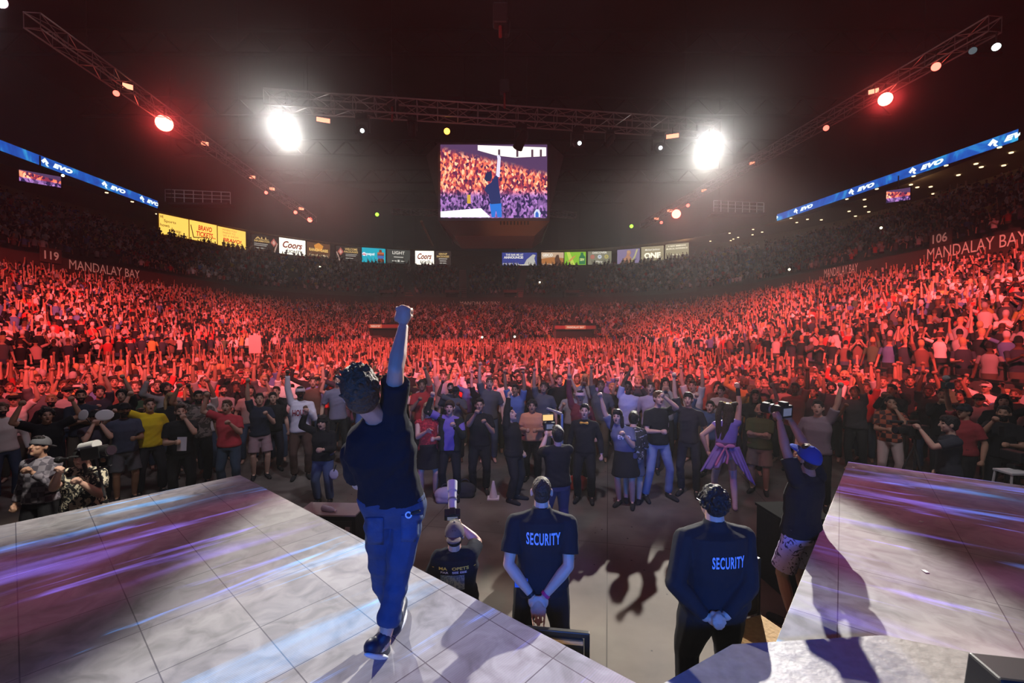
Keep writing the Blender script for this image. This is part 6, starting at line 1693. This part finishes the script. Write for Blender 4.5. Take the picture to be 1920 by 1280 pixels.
for p in ind:
    pi = int(RNG.randint(len(protos))); ci = int(RNG.choice(len(COLS), p=WT)); px = 960 + FPX * p[0] / p[1]
    a = min(anchors, key=lambda q: abs(q[0] - px))
    rown = {-2: 'strip behind the decks', -1: 'loose row before floor rows'}.get(p[4]) if p[3] == 'floor' and p[4] < 0 else (OW[p[4]] + (' floor row' if p[3] == 'floor' else ' tier row'))
    side = '' if abs(px - a[0]) < 30 or a[0] > 1880 or a[0] < 75 else (' to the right' if px > a[0] else ' to the left')
    where = 'far left' if px < -40 else ('far right' if px > 1960 else 'behind ' + a[1])
    info.append([p, pi, ci, px, rown, where]); rows_lbl.setdefault((COLS[ci][1], protos[pi][2], rown, where), []).append(len(info) - 1)
ORD = ['leftmost', 'next one rightwards', 'third one rightwards', 'fourth one rightwards', 'fifth one', 'sixth one', 'seventh one', 'eighth one']
used_labels = set()
names_tp = {'tee': 'T-shirt', 'long': 'top'}
for key, lst in rows_lbl.items():
    lst.sort(key=lambda i: info[i][3])
    for n_, i in enumerate(lst):
        p, pi, ci, px, rown, where = info[i]
        me, parts, phr, tp, xt = protos[pi]
        lab = '%s %s%s, %s, %s, %s' % (key[0], names_tp[tp], ' and cap' if xt == 'cap' else '', phr, rown, where)
        if len(lst) > 1: lab += ', ' + ORD[min(n_, 7)]
        o = bpy.data.objects.new('person', me); COL.objects.link(o)
        k = RNG.uniform(.93, 1.06); o.location = (p[0], p[1], p[2]); o.scale = (k, k, k)
        o.rotation_euler = (0, 0, face_rz(p[0], p[1], RNG.uniform(-14, 14)))
        sk = SKS[RNG.randint(len(SKS))]; hk = HK[RNG.randint(len(HK))]
        o.material_slots[0].link = 'OBJECT'; o.material_slots[0].material = M_skin(sk)
        lab = 'person in ' + lab if len(lab.split()) < 15 else lab
        if len(lab.split()) > 16: lab = lab.replace(' and cap', '').replace('loose row before floor rows', 'loose first row')
        w_n = 0
        while lab in used_labels:
            w_n += 1; lab = lab.split(' (')[0] + ' (' + ('tilted', 'half hidden', 'more to the side', 'slightly behind')[w_n % 4] + ')'
            if w_n > 8: break
        used_labels.add(lab)
        tag(o, lab, 'person', 'cheering people in the nearest rows')
        for nm, ms in parts:
            c = bpy.data.objects.new(nm, ms); COL.objects.link(c); c.parent = o
            c.material_slots[0].link = 'OBJECT'
            if nm == 'hair': c.material_slots[0].material = M_hair(hk)
            elif nm == 'trousers': c.material_slots[0].material = M_cloth(((.02, .02, .025), (.05, .07, .12), (.10, .08, .06))[RNG.randint(3)])
            elif nm == 'cap': c.material_slots[0].material = M_cloth(((.02, .02, .02), (.5, .48, .46), (.3, .03, .04))[RNG.randint(3)])
            else: c.material_slots[0].material = M_cloth(COLS[ci][0])

# ---- everybody else: one continuous mass of people too many to count
def low_person(pose, nb, na, full):
    """low-detail figure: trunk and head as one skin, two arms. returns verts, quads, colour class (0 skin 1 shirt 2 trousers 3 hair)"""
    vs, fs, cl = [], [], []
    def tube(rows, n, classes, phase=0):
        k = len(vs)
        for c, rx, ry in rows:
            for j in range(n):
                a = 2 * math.pi * j / n + phase; vs.append((c[0] + rx * math.cos(a), c[1] + ry * math.sin(a), c[2]))
        for i in range(len(rows) - 1):
            for j in range(n):
                a, b = k + i * n + j, k + i * n + (j + 1) % n
                fs.append((a, b, b + n, a + n)); cl.append(classes(i, j))
    T = [((0, 0, .80), .15, .11), ((0, 0, .95), .165, .115), ((0, 0, 1.12), .145, .105), ((0, 0, 1.27), .18, .118), ((0, 0, 1.38), .168, .10), ((0, -.01, 1.45), .10, .075), ((0, -.01, 1.50), .052, .052),
         ((0, .005, 1.54), .050, .058), ((0, .015, 1.60), .074, .088), ((0, .01, 1.68), .078, .094), ((0, 0, 1.745), .055, .065), ((0, 0, 1.765), .015, .015)]
    if full: T = [((0, 0, .02), .13, .08), ((0, 0, .5), .14, .09)] + T
    sh = len(T) - 12
    def cls(i, j):
        i -= sh; a = math.sin(2 * math.pi * (j + .5) / nb)
        if i < 1: return 2
        if i < 5: return 1
        if i < 7: return 0
        if i >= 9: return 3
        if i == 8: return 3
        return 0 if a > -.15 else 3
    tube(T, nb, cls)
    J = joints(*pose)
    for nm in 'LR':
        S, E, W_ = J['sh' + nm], J['el' + nm], J['wr' + nm]; F = W_ + J['hd' + nm] * .09
        pts = [(S, .058), (S.lerp(E, .7), .052), (E, .040), (W_, .028), (W_ + J['hd' + nm] * .04, .042), (F, .034)]
        k = len(vs)
        for i, (c, r) in enumerate(pts):
            d = ((pts[min(i + 1, 5)][0]) - (pts[max(i - 1, 0)][0])).normalized(); q = d.to_track_quat('Z', 'Y'); X_, Y_ = q @ X1, q @ Y1
            for j in range(na):
                a = 2 * math.pi * j / na; vs.append(tuple(c + X_ * r * math.cos(a) + Y_ * r * math.sin(a)))
        for i in range(5):
            for j in range(na):
                a, b = k + i * na + j, k + i * na + (j + 1) % na; fs.append((a, b, b + na, a + na)); cl.append(1 if i < 1 else 0)
        if na == 4: fs.append(tuple(k + 20 + j for j in range(4))); cl.append(0)
    return np.array(vs), np.array(fs, dtype=np.int64), np.array(cl)
POS = [('down', 'up'), ('up', 'down'), ('down', 'bent'), ('bent', 'down'), ('up', 'up'), ('clap', 'clap'), ('down', 'down'), ('phone', 'phone'), ('chest', 'up'), ('upin', 'down'), ('wave', 'down'), ('fore', 'fore')]
def lods(nb, na, full): return [low_person(p, nb, na, full) for p in POS]
NEAR, FAR = lods(12, 6, False), lods(6, 4, False)
VV, FF, CC = [], [], []; base_i = 0
skin_c = np.array([SKIN[k] for k in SKS]); hair_c = np.array([HAIRC[k] for k in HK])
pw_low = np.array([.15, .15, .08, .08, .06, .08, .14, .06, .06, .06, .04, .04]); pw_up = np.array([.05, .05, .05, .05, .02, .12, .38, .12, .03, .03, .04, .06])
for x, y, z, zone, row in rest:
    d = math.hypot(x, y); i = RNG.choice(12, p=pw_up if zone == 'upper' else pw_low)
    vs, fs, cl = (NEAR if d < 30 else FAR)[i]
    k = RNG.uniform(.92, 1.06); rz = face_rz(x, y, RNG.uniform(-16, 16)); c_, s_ = math.cos(rz), math.sin(rz)
    sh = RNG.uniform(-.05, .05, 2)
    v = vs * k; v = v + np.outer(np.maximum(v[:, 2] - 1, 0), [sh[0], sh[1], 0])
    VV.append(np.stack([v[:, 0] * c_ - v[:, 1] * s_ + x, v[:, 0] * s_ + v[:, 1] * c_ + y, v[:, 2] + z], 1).astype(np.float32))
    FF.append(fs + base_i); base_i += len(vs)
    pal = np.zeros((4, 3)); pal[0] = skin_c[RNG.randint(len(skin_c))]; pal[1] = COLS[RNG.choice(len(COLS), p=WT)][0]
    pal[2] = ((.02, .02, .025), (.05, .07, .12), (.10, .08, .06))[RNG.randint(3)]; pal[3] = hair_c[RNG.randint(len(hair_c))] if RNG.rand() > .12 else (.45, .42, .42)
    CC.append(pal[cl].astype(np.float32))
VV = np.concatenate(VV); FF = np.concatenate(FF); CC = np.concatenate(CC)
print('crowd', len(rest), 'verts', len(VV), 'faces', len(FF))
me = bpy.data.meshes.new('crowd')
me.vertices.add(len(VV)); me.vertices.foreach_set('co', VV.ravel())
me.loops.add(len(FF) * 4); me.loops.foreach_set('vertex_index', FF.astype(np.int32).ravel())
me.polygons.add(len(FF)); me.polygons.foreach_set('loop_start', np.arange(0, len(FF) * 4, 4, dtype=np.int32))
me.update(calc_edges=True)
at = me.attributes.new('garment_colour', 'FLOAT_COLOR', 'FACE')
at.data.foreach_set('color', np.concatenate([CC, np.ones((len(CC), 1), np.float32)], 1).ravel())
m = bpy.data.materials.new('crowd_cloth_and_skin'); m.use_nodes = True
nt = m.node_tree; a_ = nt.nodes.new('ShaderNodeAttribute'); a_.attribute_name = 'garment_colour'
nt.links.new(a_.outputs['Color'], nt.nodes['Principled BSDF'].inputs['Base Color']); nt.nodes['Principled BSDF'].inputs['Roughness'].default_value = .75
nt.nodes['Principled BSDF'].inputs['Specular IOR Level'].default_value = .2
me.materials.append(m); me.polygons.foreach_set('use_smooth', np.ones(len(FF), bool))
co = bpy.data.objects.new('crowd', me); COL.objects.link(co)
tag(co, 'packed cheering crowd filling the floor and seat tiers behind the nearest rows', 'crowd', kind='stuff')
del VV, FF, CC

# ------------------------------------------------------------------ stage haze
def puff(c, R_, dens):
    """denser haze ball added round a lamp to make its glow"""
    p = MB(); p.ell((0, 0, 0), (R_, R_, R_), None, 24, 14)
    m = bpy.data.materials.new('glow_haze'); m.use_nodes = True; nt = m.node_tree; nt.nodes.clear(); L = nt.links.new
    o = nt.nodes.new('ShaderNodeOutputMaterial'); v = nt.nodes.new('ShaderNodeVolumeScatter'); v.inputs['Anisotropy'].default_value = .3
    tc = nt.nodes.new('ShaderNodeTexCoord'); ln = nt.nodes.new('ShaderNodeVectorMath'); ln.operation = 'LENGTH'; L(tc.outputs['Object'], ln.inputs[0])
    mr = nt.nodes.new('ShaderNodeMapRange'); mr.inputs['From Min'].default_value = 0; mr.inputs['From Max'].default_value = R_ * .97; mr.inputs['To Min'].default_value = 1; mr.inputs['To Max'].default_value = 0; L(ln.outputs['Value'], mr.inputs[0])
    pw = nt.nodes.new('ShaderNodeMath'); pw.operation = 'POWER'; pw.inputs[1].default_value = 2.2; L(mr.outputs[0], pw.inputs[0])
    ml = nt.nodes.new('ShaderNodeMath'); ml.operation = 'MULTIPLY'; ml.inputs[1].default_value = dens; L(pw.outputs[0], ml.inputs[0])
    L(ml.outputs[0], v.inputs['Density']); L(v.outputs[0], o.inputs['Volume'])
    ob = p.build('glow_haze', m, None, c, smooth=True); return ob
for c, R_, dn, lb in ((WR, 8, .2, 'added haze making the glow round the right white light'), (WL, 8, .2, 'added haze making the glow round the left white light'), (PX(308, 233, 24.5), 3.6, .12, 'added haze making the red glow at the left truss'),
                      (PX(1660, 189, 22.5), 4.0, .12, 'added haze making the red glow at the right truss'), (PX(1268, 403, 45), 4.5, .12, 'added haze making the red glow far right of the scoreboard')):
    tag(puff(c, R_, dn), lb, 'smoke', kind='stuff')
hz = MB(); hz.box((-3, 46, 15), (90, 108, 29))
hm = bpy.data.materials.new('stage_haze'); hm.use_nodes = True; nt = hm.node_tree; nt.nodes.clear()
o_ = nt.nodes.new('ShaderNodeOutputMaterial'); vs_ = nt.nodes.new('ShaderNodeVolumeScatter')
vs_.inputs['Density'].default_value = 0.0011; vs_.inputs['Anisotropy'].default_value = 0.55; vs_.inputs['Color'].default_value = (1, 1, 1, 1)
nt.links.new(vs_.outputs[0], o_.inputs['Volume'])
ho = hz.build('haze', hm); tag(ho, 'thin stage haze filling the whole hall', 'haze', kind='stuff')
